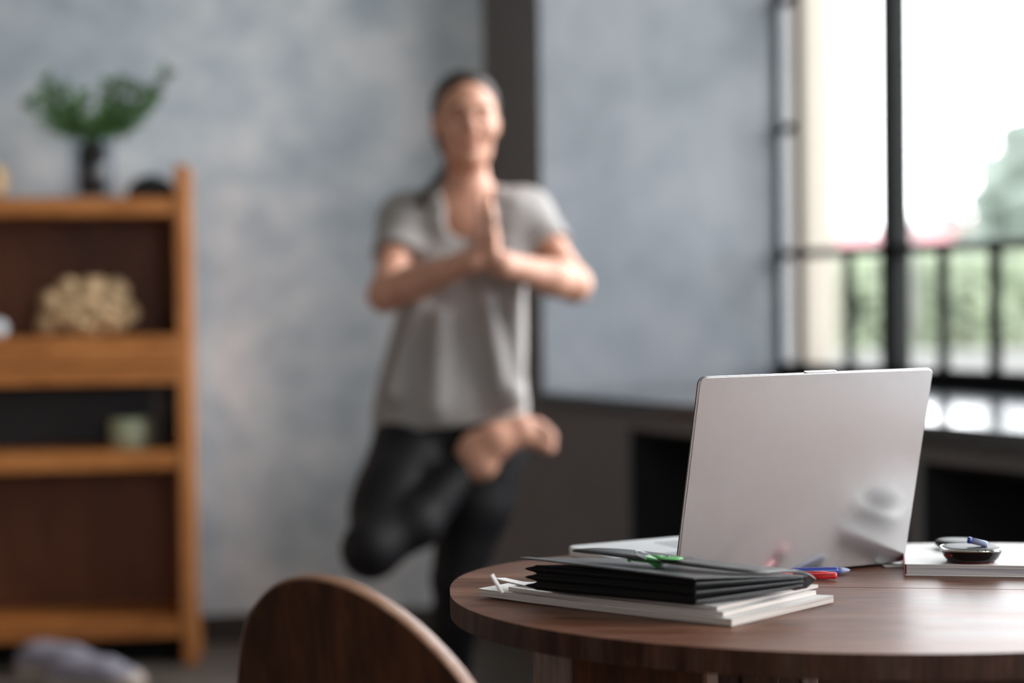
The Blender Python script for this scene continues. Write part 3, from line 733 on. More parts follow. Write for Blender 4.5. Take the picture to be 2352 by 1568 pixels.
# under-structure: scuffed corner board, red-brown boards, inner stile
def leg_at(px, d): q = at(px, 1540, d); return Vector((q.x, q.y, 0))
A, B_ = leg_at(1222, 1.86), leg_at(1312, 1.80); Cc = leg_at(1620, 1.76); D_ = leg_at(1652, 1.77)
def slab(name, p, q, th, z0, z1, mat): dd = (q-p); nn = Vector((-dd.y, dd.x, 0)).normalized()*th; return obj(name, MB().box(p+Z*z0, dd, nn, Z*(z1-z0)), mat, tab, bevel=.003)
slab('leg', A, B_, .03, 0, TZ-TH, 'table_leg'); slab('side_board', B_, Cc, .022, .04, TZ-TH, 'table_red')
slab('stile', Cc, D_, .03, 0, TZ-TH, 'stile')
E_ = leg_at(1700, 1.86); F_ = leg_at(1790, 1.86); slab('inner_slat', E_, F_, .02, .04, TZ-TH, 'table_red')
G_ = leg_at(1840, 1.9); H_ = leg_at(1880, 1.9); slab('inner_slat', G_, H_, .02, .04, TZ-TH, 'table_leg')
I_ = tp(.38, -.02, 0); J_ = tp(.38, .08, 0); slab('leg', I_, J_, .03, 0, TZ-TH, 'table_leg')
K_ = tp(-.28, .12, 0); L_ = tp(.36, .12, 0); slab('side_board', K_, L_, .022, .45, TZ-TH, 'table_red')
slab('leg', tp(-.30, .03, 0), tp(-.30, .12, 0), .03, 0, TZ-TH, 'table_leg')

# ------------------------------------------------------------------ laptop
th_ = math.radians(26.5); ph_ = math.radians(13.3); LW_, LL, LB = .3150, .2265, .248
Lb0 = Vector((.1735, 1.902, TZ+.0005)); e_ = Vector((math.cos(th_), math.sin(th_), 0)); n__ = Vector((math.sin(th_), -math.cos(th_), 0))
lap = thing('laptop', 'open silver laptop seen from behind its raised lid on the table', 'laptop', Lb0)
def rrect(o, a, b_, r, n=6):       # rounded rectangle outline
    ua, ub = a.normalized(), b_.normalized(); out = []
    for (cx, cy, s) in ((a.length-r, r, -PI/2), (a.length-r, b_.length-r, 0), (r, b_.length-r, PI/2), (r, r, PI)):
        for k in range(n+1):
            q = s+PI/2*k/n; out.append(o+ua*(cx+r*math.cos(q))+ub*(cy+r*math.sin(q)))
    return out
bo = Lb0+Z*.0025
base_o = obj('base', MB().prism(rrect(bo, e_*LW_, -n__*LB, .012), Z*.0115), 'silver_deck', lap, bevel=.0015)
kb = bo+Z*.0115+e_*.015-n__*.028; kbo = obj('keyboard', MB().prism(rrect(kb, e_*(LW_-.03), -n__*.105, .004), Z*.0006), 'keys', base_o)
tpd = bo+Z*.0115+e_*(LW_/2-.052)-n__*.15; obj('trackpad', MB().prism(rrect(tpd, e_*.105, -n__*.068, .004), Z*.0003), 'keys', base_o)
for a, b_ in ((.03, .02), (LW_-.05, .02), (.03, LB-.035), (LW_-.05, LB-.035)): obj('rubber_foot', MB().prism(rrect(Lb0+e_*a-n__*b_, e_*.022, -n__*.008, .003), Z*.003), 'rubber', base_o)
up = (n__*math.sin(ph_)+Z*math.cos(ph_)); nl = (n__*math.cos(ph_)-Z*math.sin(ph_))    # lid up direction, outward (towards camera)
hz = bo+Z*.012
obj('hinge', MB().tube([hz+e_*.03+Z*.002-n__*.005, hz+e_*(LW_-.03)+Z*.002-n__*.005], .0042, 16), 'bezel', lap)
lo_ = bo+n__*.0052+Z*.0002
lid_o = obj('lid', MB().prism(rrect(lo_, e_*LW_, up*(LL+.0085), .008), -nl*.0042), 'silver', lap, bevel=.0012)
obj('screen_bezel', MB().prism(rrect(lo_-nl*.0043+e_*.0006+up*.001, e_*(LW_-.0012), up*(LL+.0065), .008), -nl*.0022), 'bezel', lid_o, bevel=.0006)
obj('screen', MB().box(lo_-nl*.0066+e_*.008+up*.016, e_*(LW_-.016), up*(LL-.022), -nl*.0003), 'screen', lid_o)
obj('camera_lip', MB().prism(rrect(lo_+up*(LL+.0083)+e_*(LW_*.435)-nl*.0002, e_*.042, -nl*.0055, .0015), up*.0014), 'silver', lid_o, bevel=.0004)

# ------------------------------------------------------------------ booklets
def sheet(name, label, P, ea, eb, la, lb, z0, th, mat='paper', curl=None, wav=.0, tp_=0.0, group=None, na=24, nb=14, ridges=2):
    """slab with corner P, long axis ea, short axis eb; curl(a,b)->extra z"""
    b = MB(); top = []; bot = []
    for k, zt_ in ((0, z0), (1, z0+th)):
        for i in range(na+1):
            for j in range(nb+1):
                a_, b_ = i/na, j/nb
                p = P+ea*la*a_+eb*lb*b_*(1-tp_*a_); c_ = curl(a_, b_) if curl else 0
                p = Vector((p.x, p.y, zt_+c_+wav*math.sin(a_*7+b_*4)*.5*k)); (bot if k == 0 else top).append(p)
    nv = (na+1)*(nb+1); ix = lambda i, j: i*(nb+1)+j
    fs = []
    for i in range(na):
        for j in range(nb):
            fs.append([nv+ix(i, j), nv+ix(i+1, j), nv+ix(i+1, j+1), nv+ix(i, j+1)]); fs.append([ix(i, j), ix(i, j+1), ix(i+1, j+1), ix(i+1, j)])
    for i in range(na): fs.append([ix(i, 0), ix(i+1, 0), nv+ix(i+1, 0), nv+ix(i, 0)]); fs.append([ix(i+1, nb), ix(i, nb), nv+ix(i, nb), nv+ix(i+1, nb)])
    for j in range(nb): fs.append([ix(0, j+1), ix(0, j), nv+ix(0, j), nv+ix(0, j+1)]); fs.append([ix(na, j), ix(na, j+1), nv+ix(na, j+1), nv+ix(na, j)])
    if ea.cross(eb).z < 0: fs = [f[::-1] for f in fs]
    b.add(bot+top, fs)
    o = obj(name, b, mat, base=P.copy().to_3d()); return o
def booklet_mat(name, c, side):
    m, nt, b = newmat(name); L = nt.links.new
    tc = nt.nodes.new('ShaderNodeTexCoord'); mp = nt.nodes.new('ShaderNodeMapping'); mp.inputs['Scale'].default_value = (4, 4, 900)
    L(tc.outputs['Object'], mp.inputs['Vector']); n = nt.nodes.new('ShaderNodeTexNoise'); n.inputs['Scale'].default_value = 1; n.inputs['Detail'].default_value = 4
    L(mp.outputs['Vector'], n.inputs['Vector']); r = nt.nodes.new('ShaderNodeValToRGB'); r.color_ramp.elements[0].position = .35; r.color_ramp.elements[1].position = .62
    r.color_ramp.elements[0].color = side; r.color_ramp.elements[1].color = c
    L(n.outputs['Fac'], r.inputs['Fac'])
    g = nt.nodes.new('ShaderNodeNewGeometry'); sp_ = nt.nodes.new('ShaderNodeSeparateXYZ'); L(g.outputs['True Normal'], sp_.inputs[0])
    ab = nt.nodes.new('ShaderNodeMath'); ab.operation = 'ABSOLUTE'; L(sp_.outputs['Z'], ab.inputs[0])
    gt = nt.nodes.new('ShaderNodeMath'); gt.operation = 'GREATER_THAN'; gt.inputs[1].default_value = .6; L(ab.outputs[0], gt.inputs[0])
    mx = nt.nodes.new('ShaderNodeMix'); mx.data_type = 'RGBA'; L(gt.outputs[0], mx.inputs['Factor']); r.color_ramp.elements[1].color = (.66, .61, .58, 1); L(r.outputs['Color'], mx.inputs['A']); mx.inputs['B'].default_value = c
    L(mx.outputs['Result'], b.inputs['Base Color']); b.inputs['Roughness'].default_value = .55; return m
M['booklet'] = booklet_mat('booklet paper', (.80, .79, .78, 1), (.30, .26, .23, 1))  # page lines on the sides, also darkened to paint in weak frontal light
M['page_block'] = booklet_mat('cool grey page block', (.60, .60, .64, 1), (.30, .30, .34, 1))
P2 = onz(1681, 1440, TZ); ang1, ang2 = math.radians(144), math.radians(46)
ea = Vector((math.cos(ang1), math.sin(ang1), 0)); eb = Vector((math.cos(ang2), math.sin(ang2), 0))
def r2(v, dg): return Matrix.Rotation(math.radians(dg), 3, 'Z')@v
gp = 'papers stacked under the black folder'
lift = lambda a, b_: .006*max(0, a-.55)**2/.2
th1 = .0072
o1 = sheet('booklet', '', P2, ea, eb, .305, .174, TZ+.0006, th1, 'booklet', lambda a, b_: .010*max(0, a-.5)**2, tp_=.65)
tag(o1, 'lowest white booklet, jutting furthest right under the black folder', 'booklet', gp)
P2b = P2+ea*.012+eb*.004; 
o2 = sheet('booklet', '', P2b, r2(ea, .6), r2(eb, .6), .255, .160, TZ+.0006+th1+.0004, .0046, 'booklet', lambda a, b_: .010*max(0, a-.5)**2, tp_=.65)
tag(o2, 'middle white booklet of the stack under the black folder', 'booklet', gp)
P2c = P2+ea*.020+eb*.006
z3 = TZ+.0006+th1+.0046+.0008
o3 = sheet('booklet', '', P2c, r2(ea, -.8), r2(eb, -.5), .195, .170, z3, .0034, 'booklet', lambda a, b_: .0005+.004*max(0, a-.5)**2, tp_=.5)
tag(o3, 'uppermost white booklet directly beneath the black folder', 'booklet', gp)
# thin dog-eared brochure curling up at the left end
o4 = sheet('brochure', '', P2+ea*.205+eb*.009, r2(ea, -3.0), r2(eb, -1), .090, .016, z3+.0002, .0015, 'booklet', lambda a, b_: .0058*a*a*(1-.3*b_))
tag(o4, 'thin brochure whose left end curls up beside the black folder', 'brochure')
# folded paper scrap standing at the curl
q0 = onz(1140, 1368, TZ+.014); pts = [at(1152, 1366, q0.y), at(1140, 1345, q0.y), at(1130, 1321, q0.y), at(1124, 1325, q0.y+.004), at(1128, 1345, q0.y+.004), at(1138, 1362, q0.y+.004)]
pth = spline([at(1151, 1364, q0.y), at(1142, 1348, q0.y-.002), at(1134, 1334, q0.y), at(1127, 1321, q0.y+.004)], 5); bm_ = MB(); vs_ = []
wv = Vector((.003, .012, 0))
for p in pth: vs_ += [p, p+wv, p+wv+Vector((-.0009, .0004, 0)), p+Vector((-.0009, .0004, 0))]
fs_ = []
for i in range(len(pth)-1):
    for k in range(4): fs_.append([4*i+k, 4*i+(k+1) % 4, 4*i+4+(k+1) % 4, 4*i+4+k])
fs_ += [[3, 2, 1, 0], [4*len(pth)-4+k for k in range(4)]]
bm_.add(vs_, fs_, True); tag(obj('paper_scrap', bm_, 'paper_grey', base=q0), 'small white folded paper corner sticking up at the left end of the stack', 'paper')

# ------------------------------------------------------------------ black expanding folder
FZ = z3+.0034+.0008
K = onz(1600, 1392, FZ); Lp = onz(1205, 1349, FZ+.002); Rp = onz(1858, 1348, FZ+.0075)
fa = (Lp-K); fa.z = 0; fb = (Rp-K); fb.z = 0
fd = thing('expanding_folder', 'black expanding document folder lying on the stack of white booklets', 'folder', K)
FH = .026
# bellows: pleated solid; left end deeply zigzagged
b = MB(); NP = 3; prof = []
nz = 18
for i in range(nz+1):
    t = i/nz; ph = t*NP*2*PI; prof.append((t*FH, .5-.5*math.cos(ph)))
layers = []
cen = (fa+fb)/2
for z, d_ in prof:
    ins_ = .0075*(1-d_)
    l_ = .011*(1-d_)
    corners = [K+fa.normalized()*(ins_*.9)+fb.normalized()*ins_*.5, K+fa-fa.normalized()*l_+fb.normalized()*ins_*.5, K+fa+fb-fa.normalized()*l_-fb.normalized()*.004, K+fb+fa.normalized()*(ins_*.9)-fb.normalized()*.010]
    zb_ = .006+z*.46
    layers.append([corners[0]+Z*z, corners[1]+Z*z, corners[2]+Z*zb_, corners[3]+Z*zb_])
def loft(b, layers, sm=True):
    n = len(layers[0]); vs = [p for l in layers for p in l]; fs = [[i*n+k, i*n+(k+1) % n, (i+1)*n+(k+1) % n, (i+1)*n+k] for i in range(len(layers)-1) for k in range(n)]
    if (layers[0][1]-layers[0][0]).cross(layers[0][2]-layers[0][1]).z < 0: fs = [f[::-1] for f in fs]; caps = [list(range(n)), [len(vs)-1-k for k in range(n)]]
    else: caps = [list(range(n))[::-1], [len(vs)-n+k for k in range(n)]]
    b.add(vs, fs, sm); b.add(vs, caps, False); return b
obj('bellows', loft(b, layers, False), 'black_gusset', fd)
# pleat lips on the right (window side) face
for k in range(3):
    z = FH*(k/3)+.002; b = MB()
    p = K+Z*z-fb.normalized()*.002; q = K+fb*.93+Z*(.0062+z*.46); off = Vector((fb.normalized().y, -fb.normalized().x, 0))*.0035
    b.add([p, q, q+off+Z*.0032, p+off+Z*.0032, p+Z*.0012, q+Z*.0012, q+off+Z*.0044, p+off+Z*.0044], [[3, 2, 1, 0], [4, 5, 6, 7], [0, 1, 5, 4], [1, 2, 6, 5], [2, 3, 7, 6], [3, 0, 4, 7]])
    obj('pleat', b, 'sheen_plastic', fd)
# stiff covers
tpz = FH+.0006
cl = fa.normalized(); cr_ = fb.normalized()
TL_ = onz(1179, 1277, FZ+tpz+.004); TK = K-cr_*.002
def coverpt(a, b_): # a along fa 0..1.05, b along fb
    p = K-cl*.001-cr_*.002+fa*a+fb*b_; return p
nseg = 24; b = MB(); vs_ = []
ext = 1.02
for i in range(nseg+1):
    a_ = i/nseg*ext; dz = .002*math.sin(a_*PI*.9)+.0048*a_**2
    for (bb, zz_) in ((0, 0), (1.0, 0), (1.0, .0012), (0, .0012)): vs_.append(coverpt(a_, bb)+Z*((tpz+dz if bb == 0 else .0062+FH*.46+dz*.5)+zz_))
fs_ = []
for i in range(nseg):
    for k in range(4): fs_.append([4*i+k, 4*i+4+k, 4*i+4+(k+1) % 4, 4*i+(k+1) % 4])
fs_ += [[0, 1, 2, 3], [4*nseg+3, 4*nseg+2, 4*nseg+1, 4*nseg]]
b.add(vs_, fs_); obj('top_cover', b, 'black_plastic', fd, bevel=.0003)
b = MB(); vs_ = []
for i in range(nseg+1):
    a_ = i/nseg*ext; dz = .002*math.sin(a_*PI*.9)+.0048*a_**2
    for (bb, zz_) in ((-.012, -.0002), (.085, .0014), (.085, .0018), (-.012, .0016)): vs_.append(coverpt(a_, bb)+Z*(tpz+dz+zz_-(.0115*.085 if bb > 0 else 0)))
b.add(vs_, [f for f in fs_]); obj('hem_sheen', b, 'sheen_plastic', fd, bevel=.0003)  # added hem strip, its lighter grey paints in the window reflection
# spine wedge at the far right end and wrap-around flap
tip = onz(1871, 1334, FZ+.0125)
def strip(pts, wvec, th, mat, name, taper=None):
    b = MB(); vs_ = []; n = len(pts)
    for i, p in enumerate(pts):
        t = (pts[min(i+1, n-1)]-pts[max(0, i-1)]).normalized(); nn = t.cross(wvec.normalized()).normalized()*th
        w0 = wvec*(taper(i/(n-1)) if taper else 1)
        vs_ += [p, p+w0, p+w0+nn, p+nn]
    fs_ = []
    for i in range(n-1):
        for k in range(4): fs_.append([4*i+k, 4*i+4+k, 4*i+4+(k+1) % 4, 4*i+(k+1) % 4])
    fs_ += [[0, 1, 2, 3], [4*n-1, 4*n-2, 4*n-3, 4*n-4]]
    b.add(vs_, fs_, True); o = obj(name, b, mat, fd); return o
bott = [K+fb*.70-Z*.0002, K+fb*.97-Z*.0002+Z*.001, tip]
prism_pts = [K+fb*.95+Z*.001, tip, K+fb*.93+Z*(FH+.001)]
obj('spine', MB().prism([K+fb*.88+Z*.0055, K+fb*.98+Z*.0066, tip, K+fb*.98+Z*(.0062+FH*.46), K+fb*.88+Z*(.0085+FH*.46)], fa*.985), 'black_gusset', fd)
# flap: outline given by near edge and far edge curves, arching over the cover
def fl(px, py, z): return onz(px, py, z)
zt0 = FZ+tpz
near = [(1871, 1333, .0130), (1848, 1321, .0165), (1800, 1315, .0205), (1745, 1318, .0235), (1680, 1312, .0268), (1600, 1303, .0300), (1520, 1293, .0325), (1450, 1284, .0350), (1390, 1276, .0375), (1340, 1270, .0395), (1314, 1266, .0405)]
far = [(1874, 1331), (1860, 1319), (1830, 1310), (1785, 1305), (1725, 1299), (1645, 1290), (1565, 1279), (1495, 1269), (1425, 1262), (1365, 1260), (1324, 1263)]
nearp = spline([fl(x, y, FZ+z+.0004) for x, y, z in near], 4); farp = spline([fl(x, y, FZ+n_[2]+.0010) for (x, y), n_ in zip(far, near)], 4)
n_ = len(nearp); vs_ = []
b = MB()
for i in range(n_): vs_ += [nearp[i], farp[i], farp[i]+Z*.001, nearp[i]+Z*.001]
fs_ = []
for i in range(n_-1):
    for k in range(4): fs_.append([4*i+k, 4*i+4+k, 4*i+4+(k+1) % 4, 4*i+(k+1) % 4])
fs_ += [[0, 1, 2, 3], [4*n_-1, 4*n_-2, 4*n_-3, 4*n_-4]]
b.add(vs_, fs_, True); obj('flap', b, 'black_plastic', fd)

# ------------------------------------------------------------------ clips on the folder
ce = fa.normalized(); cf = Vector((-ce.y, ce.x, 0))
c0 = onz(1500, 1291, zt0+.006)
bc = thing('binder_clip', 'green binder clip with a wire loop handle gripping the black folder', 'clip', c0)
Rt = (at(1520, 1293, c0.y)-at(1474, 1273, c0.y)); ax = Rt.normalized(); sidev = Vector((.35, .94, 0)).normalized()
hh = sidev.cross(ax).normalized()
if hh.z < 0: hh = -hh
p0 = at(1479, 1279, c0.y); ln_ = (at(1520, 1294, c0.y)-p0).length
b = MB().prism([p0-hh*.0032, p0+hh*.0010, p0+ax*ln_*.88+hh*.0042, p0+ax*ln_+hh*.0026, p0+ax*ln_-hh*.0038, p0+ax*ln_*.8-hh*.0052], sidev*.015); obj('clamp', b, 'green', bc, bevel=.0005)
lp = spline([at(1484, 1283, c0.y-.001), at(1466, 1276, c0.y-.001), at(1459, 1268, c0.y), at(1465, 1265, c0.y+.006), at(1480, 1269, c0.y+.012), at(1496, 1276, c0.y+.012)], 6)
obj('wire_handle', MB().tube(lp, .0008, 8), 'wire', bc)
lp = spline([at(1517, 1290, c0.y-.001), at(1520, 1298, c0.y-.001), at(1512, 1300, c0.y-.001), at(1505, 1297, c0.y)], 5)
obj('wire_handle', MB().tube(lp, .0007, 8), 'wire', bc)
c1 = onz(1466, 1290, zt0+.005)
cc = thing('flat_clip', 'flat light green plastic clip with a round knob, at the black folder\'s front edge', 'clip', c1)
dl = (onz(1494, 1292, zt0+.005)-onz(1445, 1286, zt0+.005))
obj('blade', MB().prism(rrect(c1-dl*.35, dl*.8, Vector((.3, .95, 0)).normalized()*.014, .004), Z*.002), 'green_light', cc, bevel=.0006)
obj('knob', MB().ellipsoid(onz(1446, 1285, zt0+.0065), (.0026, .003, .0024)), 'green_light', cc)
c2 = onz(1540, 1281, FZ+.0365)
c2t = thing('flat_clip', 'oval light green plastic clip lying on the flap of the black folder', 'clip', c2)
dl2 = onz(1568, 1281, FZ+.0365)-onz(1508, 1277, FZ+.0365)
obj('blade', MB().ellipsoid(c2, (.0135, .011, .0016), Matrix.Rotation(math.atan2(dl2.y, dl2.x), 3, 'Z')), 'green_light', c2t)
obj('rivet', MB().ellipsoid(c2+Z*.0015-dl2*.1, (.002, .002, .0008)), 'wire', c2t)
obj('tail', MB().tube([c2-dl2*.3, c2-dl2*.75+Z*.001], [.002, .0011], 8), 'green_light', c2t)

# ------------------------------------------------------------------ pens
def pen(name, lab, pa, pb, r, mat, kind):
    ax = (pb-pa); L_ = ax.length; Rr = Vector((0, 0, 1)).rotation_difference(ax.normalized()).to_matrix(); t = thing(name, lab, 'pen', pa)
    if kind == 'blue':
        obj('barrel', MB().lathe(pa, [(r*.6, -.0), (r, .003), (r, L_-.017), (r*.93, L_-.013)], 20, Rr), mat, t)
        obj('tip', MB().lathe(pa, [(r*.9, L_-.0132), (r*.75, L_-.008), (r*.42, L_-.002), (r*.16, L_)], 20, Rr), 'blue_tip', t)
        obj('clip', MB().cbox(pa+Rr@Vector((0, r*1.2, .03)), r*.5, r*.35, .04, Rr), mat, t)
    else:
        obj('barrel', MB().lathe(pa, [(r*.7, 0), (r*.95, .003), (r*.95, L_*.6)], 20, Rr), mat, t)
        obj('cap', MB().lathe(pa, [(r, L_*.6), (r, L_-.012), (r*.88, L_-.011), (r*.86, L_-.003), (r*.7, L_-.0005), (r*.3, L_)], 20, Rr), mat, t)
        obj('clip', MB().cbox(pa+Rr@Vector((-r*.6, -r*.95, L_-.018)), r*.35, r*.3, .028, Rr), mat, t)
pb = onz(1952, 1309, TZ+.0045); d_ = (onz(1835, 1312, TZ+.0045)-pb); pa = pb+d_.normalized()*.135
pen('ballpoint_pen', 'blue ballpoint pen lying on the table behind the black folder', pa, pb, .0044, 'blue', 'blue')
pb = onz(1923, 1321.5, TZ+.0050); d_ = (onz(1862, 1321, TZ+.0050)-pb); d_ = (d_.normalized()*1.0+Vector((0, .06, 0))).normalized(); pa = pb+d_*.12
pen('felt_pen', 'red capped pen lying in front of the blue pen on the table', pa, pb, .0046, 'red', 'red')

# ------------------------------------------------------------------ white book, mouse, clear pen, sheet
Bk = onz(2079, 1321, TZ+.0003); be = (onz(2352, 1326, TZ)-Bk); be.z = 0; be.normalize()
zt_ = .0128; bk2 = onz(2083, 1251, TZ+zt_); bf = (bk2-Bk); bf.z = 0; bw = bf.length; bf.normalize()
print('book', Bk, be, bf, bw)
bf = (bf+Vector((-be.y, be.x, 0))*1.0).normalized(); bw = .150
book = thing('book', 'thick white softcover book at the right edge of the table', 'book', Bk)
bl_ = .22
obj('page_block', MB().box(Bk+be*.0015+bf*.0012+Z*.0008, be*(bl_-.003), bf*(bw-.003), Z*(zt_-.0016)), 'page_block', book)
obj('front_cover', MB().box(Bk+Z*(zt_-.0007), be*bl_, bf*bw, Z*.0009), 'paper', book, bevel=.0003)
obj('back_cover', MB().box(Bk, be*bl_, bf*bw, Z*.0008), 'paper', book, bevel=.0003)
obj('red_edge', MB().box(Bk-be*.0009, be*.0009, bf*bw, Z*zt_), 'red_cloth', book)
obj('spine', MB().box(Bk+bf*bw-bf*.0006, be*bl_, bf*.0008, Z*zt_), 'paper', book)
BZ = TZ+.0003+zt_+.0004
sh0 = onz(2036, 1303, TZ); tag(obj('paper_sheet', MB().box(onz(2034, 1304, TZ)+Z*.0004, be*.03, Vector((-.1, 1, 0))*.03, Z*.0012), 'paper', base=sh0), 'loose white paper poking out between the laptop and the book', 'paper')
# mouse
mc = onz(2243, 1297, BZ)+Vector((0, .024, 0)); mc.z = BZ
ms = thing('computer_mouse', 'glossy black computer mouse with silver rim lying on the white book', 'mouse', mc)
mr = Matrix.Rotation(math.radians(-7), 3, 'Z')
def ring(rx, ry, z, n=40, e=2.6, sk=0):
    out = []
    for i in range(n):
        q = 2*PI*i/n; c_, s_ = math.cos(q), math.sin(q)
        out.append(mc+mr@Vector((rx*math.copysign(abs(c_)**(2/e), c_)+sk, ry*math.copysign(abs(s_)**(2/e), s_), z)))
    return out
obj('shell', loft(MB(), [ring(.021, .016, 0), ring(.026, .021, .0012), ring(.030, .0245, .006), ring(.0335, .027, .0125), ring(.0345, .028, .0142)]), 'black_gloss', ms)
obj('red_base', loft(MB(), [ring(.022, .0175, -.0002), ring(.0265, .0215, .0011), ring(.0262, .0213, .0014)]), 'dark_red_gloss', ms)
obj('silver_rim', loft(MB(), [ring(.0340, .0275, .0140), ring(.0353, .0287, .0147), ring(.0350, .0285, .0163), ring(.0335, .027, .0170)]), 'chrome', ms)
obj('top_cap', loft(MB(), [ring(.0335, .0268, .0165), ring(.031, .025, .0176), ring(.025, .019, .0181), ring(.012, .009, .0184)]), 'rubber', ms)
for px in (2246, 2264): 
    q = onplane(px, 1264, mc+mr@Vector((0, -.0285, 0)), mr@Vector((0, 1, 0))); obj('button_seam', MB().cbox(q, .0005, .0012, .0028, mr), 'rubber', ms)
obj('red_button', MB().ellipsoid(mc+mr@Vector((-.0275, -.0170, .0098)), (.0058, .0022, .0030), mr@Matrix.Rotation(-.75, 3, 'Z')), 'dark_red_gloss', ms)
# dark round puck behind it
pc_ = onz(2192, 1268, BZ)+Vector((.012, .03, 0)); pc_.z = BZ
pk = thing('case', 'flat dark oval case lying on the white book behind the computer mouse', 'case', pc_)
obj('lower_half', MB().lathe(pc_, [(.016, 0), (.022, .002), (.0265, .0045), (.027, .0065)], 36), 'black_gloss', pk)
obj('lid', MB().lathe(pc_, [(.0272, .0067), (.0272, .0078), (.025, .0098), (.016, .0108), (.003, .0111)], 36), 'rubber', pk)
# clear bluish pen
pa = at(2222, 1238, mc.y-.004); pb = at(2268, 1245, mc.y-.008); pb.z = BZ+.0206; pa.z = BZ+.0255
cp = thing('marker_cap', 'short clear plastic tube with blue end resting on the glossy computer mouse', 'tube', pb)
ax = (pa-pb); Rr = Vector((0, 0, 1)).rotation_difference(ax.normalized()).to_matrix(); L_ = ax.length
obj('tube', MB().lathe(pb, [(.0028, 0), (.0034, .002), (.0034, L_*.8)], 20, Rr), 'clear_blue', cp)
obj('end', MB().lathe(pb, [(.0037, L_*.8), (.0038, L_-.001), (.003, L_)], 20, Rr), 'blue', cp)

# ------------------------------------------------------------------ chair
ca = math.radians(25); ch_u = Vector((math.cos(ca), -math.sin(ca), 0)); ch_n = Vector((math.sin(ca), math.cos(ca), 0))   # away from camera
tilt = math.radians(7); pn = (ch_n*math.cos(tilt)+Z*math.sin(tilt)).normalized()
ctop = at(700, 1322, 1.52)
px_out = [(538, 1600), (541, 1560), (547, 1490), (560, 1430), (585, 1383), (622, 1347), (665, 1330), (712, 1327), (765, 1337), (820, 1358), (880, 1393), (935, 1434), (985, 1480), (1030, 1528), (1062, 1568), (1095, 1615), (1125, 1670), (1140, 1730), (1135, 1790), (1100, 1850), (1020, 1880), (860, 1890), (660, 1880), (570, 1840), (545, 1780), (536, 1690)]
ol = spline([onplane(x, y, ctop, pn) for x, y in px_out], 6, True)
cb = sum(ol, Vector((0, 0, 0)))/len(ol)
chb = Vector((cb.x, cb.y, 0))+ch_n*.13
chair = thing('chair', 'dark plywood chair with a rounded backrest in front of the table', 'chair', chb)
bo_ = obj('backrest', MB().prism(ol, pn*.019, True), 'chair_wood', chair, bevel=.004)
bo_.data.materials.append(M['chair_rim'])
for p_ in bo_.data.polygons:
    if abs(p_.normal.dot(pn)) < .5: p_.material_index = 1
sc_ = chb+Z*.45
seat_o = [chb+ch_u*x+ch_n*y+Z*.44 for x, y in ((-.17, -.12), (0, -.13), (.14, -.12), (.16, 0), (.14, .12), (0, .15), (-.17, .13), (-.19, 0))]
obj('seat', MB().prism(spline(seat_o, 6, True), Z*.02), 'chair_wood', chair, bevel=.004)
for sx in (-1, 1):
    obj('leg', MB().tube([chb+ch_u*.13*sx+ch_n*.10+Z*.44, chb+ch_u*.15*sx+ch_n*.13], [.015, .011], 12), 'chair_wood', chair)
    obj('leg', MB().tube([chb+ch_u*.13*sx-ch_n*.10+Z*.44, chb+ch_u*.15*sx-ch_n*.15], [.015, .011], 12), 'chair_wood', chair)
    tpz_ = .60
    q = cb+ch_u*.05*sx+pn*.026; q.z = q.z-.12
    obj('back_post', MB().tube(spline([chb+ch_u*.11*sx-ch_n*.11+Z*.45, chb+ch_u*.10*sx-ch_n*.12+Z*.54, q+Z*.02, q+Z*.07], 5), .011, 12), 'chair_wood', chair)

# ------------------------------------------------------------------ outdoors
GZ = -3.4
gnd = [WP(-30, .96, GZ), WP(40, .96, GZ), WP(40, 160, GZ), WP(-60, 160, GZ)]
st('ground', MB().prism([p-Z*.2 for p in gnd], Z*.2), 'grass')
b = MB(); b.prism([WP(-3, 9, GZ+.001), WP(12, 9, GZ+.001), WP(24, 16, GZ+.001), WP(-8, 16, GZ+.001)], Z*.03); 
tag(obj('road', b, plain('pale road', (.15, .15, .155, 1), .8, noise=.05, nscale=1)), kind='structure')
def tree(px, py_top, py_bot, hw, Y, label, mat, name='tree', n=110, cone=False, sc=1.0):
    top_, bot_ = at(px, py_top, Y), at(px, py_bot, Y); wid = hw*Y/F; base = Vector((top_.x, top_.y, GZ))
    t = thing(name, label, 'tree', base, 'trees outside the window')
    m = MB(); H_ = top_.z-bot_.z
    for _ in range(n):
        h = random.random()**1.0; q = random.uniform(0, 2*PI)
        rad = wid*((1-h)**.8 if cone else math.sqrt(max(0, 1-(2*h-.9)**2*.8)))*random.uniform(.35, 1)
        rr = wid*random.uniform(.16, .30)*sc
        m.ellipsoid((top_.x+rad*math.cos(q), top_.y+rad*math.sin(q), bot_.z+h*H_*.95), (rr, rr, rr*.8), seg=7, rings=5, jit=.25)
    obj('crown', m, mat, t); obj('trunk', MB().tube([base, Vector((top_.x, top_.y, bot_.z+H_*.5))], [wid*.10, wid*.05], 10), 'bark', t)
tree(2345, 290, 640, 190, 34, 'tall hazy green tree rising outside the right window pane', 'foliage', cone=True, n=150)
tree(2230, 470, 660, 60, 44, 'distant tree just left of the tall hazy one', 'foliage', n=70)
tree(1985, 640, 860, 70, 20, 'leafy green tree low beside the central window post', 'foliage2', n=80)
tree(2215, 640, 840, 62, 18, 'light green tree low behind the second railing gap', 'foliage2', n=80)
tree(2120, 690, 840, 34, 16, 'small green tree low next to the white post', 'foliage2', n=50)
tree(2335, 690, 860, 45, 17, 'light green bush low at the right picture edge', 'foliage2', n=60)
tree(2160, 585, 700, 70, 38, 'grey green tree behind the low railings', 'foliage', n=60)
tree(2320, 600, 720, 90, 30, 'broad grey green tree behind the right railings', 'foliage', n=80)
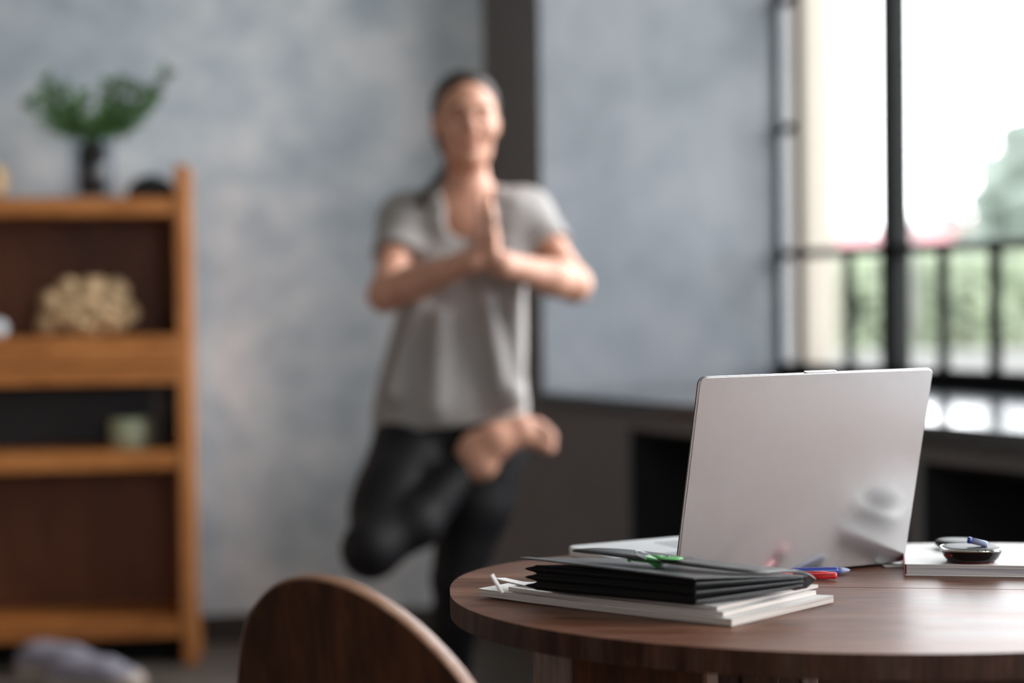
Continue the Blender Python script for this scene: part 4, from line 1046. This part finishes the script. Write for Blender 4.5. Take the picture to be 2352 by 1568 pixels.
def hs(name, label, px0, px1, py_eave, Y, py_ridge=None, mat='house', roofm='roof_red', depth=5, hip=0):
    a_, b_ = at(px0, py_eave, Y), at(px1, py_eave, Y); base = Vector((a_.x, a_.y, GZ)); x = Vector((b_.x-a_.x, 0, 0)); y = Vector((0, depth, 0)); h = a_.z-GZ
    t = thing(name, label, 'building', base); obj('wall', MB().box(base, x, y, Z*h), mat, t)
    if py_ridge:
        rz = at(px0, py_ridge, Y).z-GZ; e = base+Z*h-x.normalized()*.2-Vector((0, .3, 0)); X_ = x+x.normalized()*.4; Yd = y+Vector((0, .6, 0))
        r0, r1 = e+X_*hip+Yd*.5, e+X_*(1-hip)+Yd*.5; r0.z = r1.z = GZ+rz
        vs_ = [e, e+X_, e+X_+Yd, e+Yd, r0, r1]; obj('roof', MB().add(vs_, [[0, 1, 5, 4], [1, 2, 5], [2, 3, 4, 5], [3, 0, 4], [3, 2, 1, 0]]), roofm, t)
    return t, base, x, h
t, base, x, h = hs('apartment_building', 'tall cream rendered building seen through the left window panes', 1700, 1912, -900, 15, mat='cream', depth=3)
# brick coloured corner strip and windows
def strip_on(px, wpx, nm, mat, y0, y1):
    a_, b_ = at(px, y0, 14.98), at(px+wpx, y1, 14.98); obj(nm, MB().box((a_.x, 14.95+.03, b_.z), (b_.x-a_.x, 0, 0), (0, .03, 0), (0, 0, a_.z-b_.z)), mat, t)
for k in range(3): 
    obj('pilaster', MB().box(Vector((at(1800, 500, 15).x, 14.88, GZ+k*3.2)), Vector(((38)*15/F, 0, 0)), (0, .12, 0), Z*3.18), 'cream_shade', t)
hs('red_roofed_house', 'distant house with a red roof left of the central window post', 1893, 2034, 575, 60, 512, depth=6)
hs('pink_roofed_house', 'distant house with a reddish hipped roof right of the central window post', 2135, 2300, 560, 52, 470, hip=.4, depth=5)
hs('white_pillar', 'slim white building edge beside the central window post', 2056, 2102, 490, 24, mat='house', depth=1)
hg = at(2100, 700, 26); hb = Vector((at(1900, 700, 26).x, 26, GZ)); hw_ = at(2420, 700, 26).x-hb.x
m_ = MB()
for k in range(260):
    x_ = random.random(); z_ = random.random()
    m_.ellipsoid((hb.x+hw_*x_, 26+random.uniform(-.5, .5), GZ+z_*(at(2000, 612, 26).z-GZ)), (.42, .4, .36), seg=7, rings=5, jit=.25)
tag(obj('hedge', m_, 'foliage2', base=hb), 'long tall green hedge far behind the window railings', 'hedge')
hs('garden_wall', 'pale low wall at the foot of the greenery', 1930, 2700, 812, 14, mat='house', depth=.3)
# spire
sp_b = at(2256, 480, 70); sb = Vector((sp_b.x, sp_b.y, GZ)); zt2 = at(2256, 170, 70).z; zm2 = at(2256, 300, 70).z
spt = thing('church_spire', 'faint distant church spire above the trees', 'building', sb)
obj('tower', MB().cbox(sb+Z*(zm2-GZ)/2, .45, .45, zm2-GZ), 'slate', spt)
obj('spire', MB().lathe(Vector((sb.x, sb.y, zm2)), [(.3, 0), (.17, (zt2-zm2)*.5), (.03, zt2-zm2)], 8), 'slate', spt)

# ------------------------------------------------------------------ clean up and render look
for o in bpy.data.objects:
    if '_w' in o: del o['_w']
sc = bpy.context.scene
sc.view_settings.view_transform = 'Standard'; sc.view_settings.look = 'None'; sc.view_settings.gamma = 1; sc.view_settings.use_curve_mapping = False
sc.view_settings.exposure = 0.85
sc.cycles.use_denoising = True; sc.cycles.max_bounces = 8; sc.cycles.diffuse_bounces = 5; sc.cycles.transparent_max_bounces = 12
sc.cycles.sample_clamp_indirect = 6; sc.cycles.caustics_reflective = False; sc.cycles.caustics_refractive = False
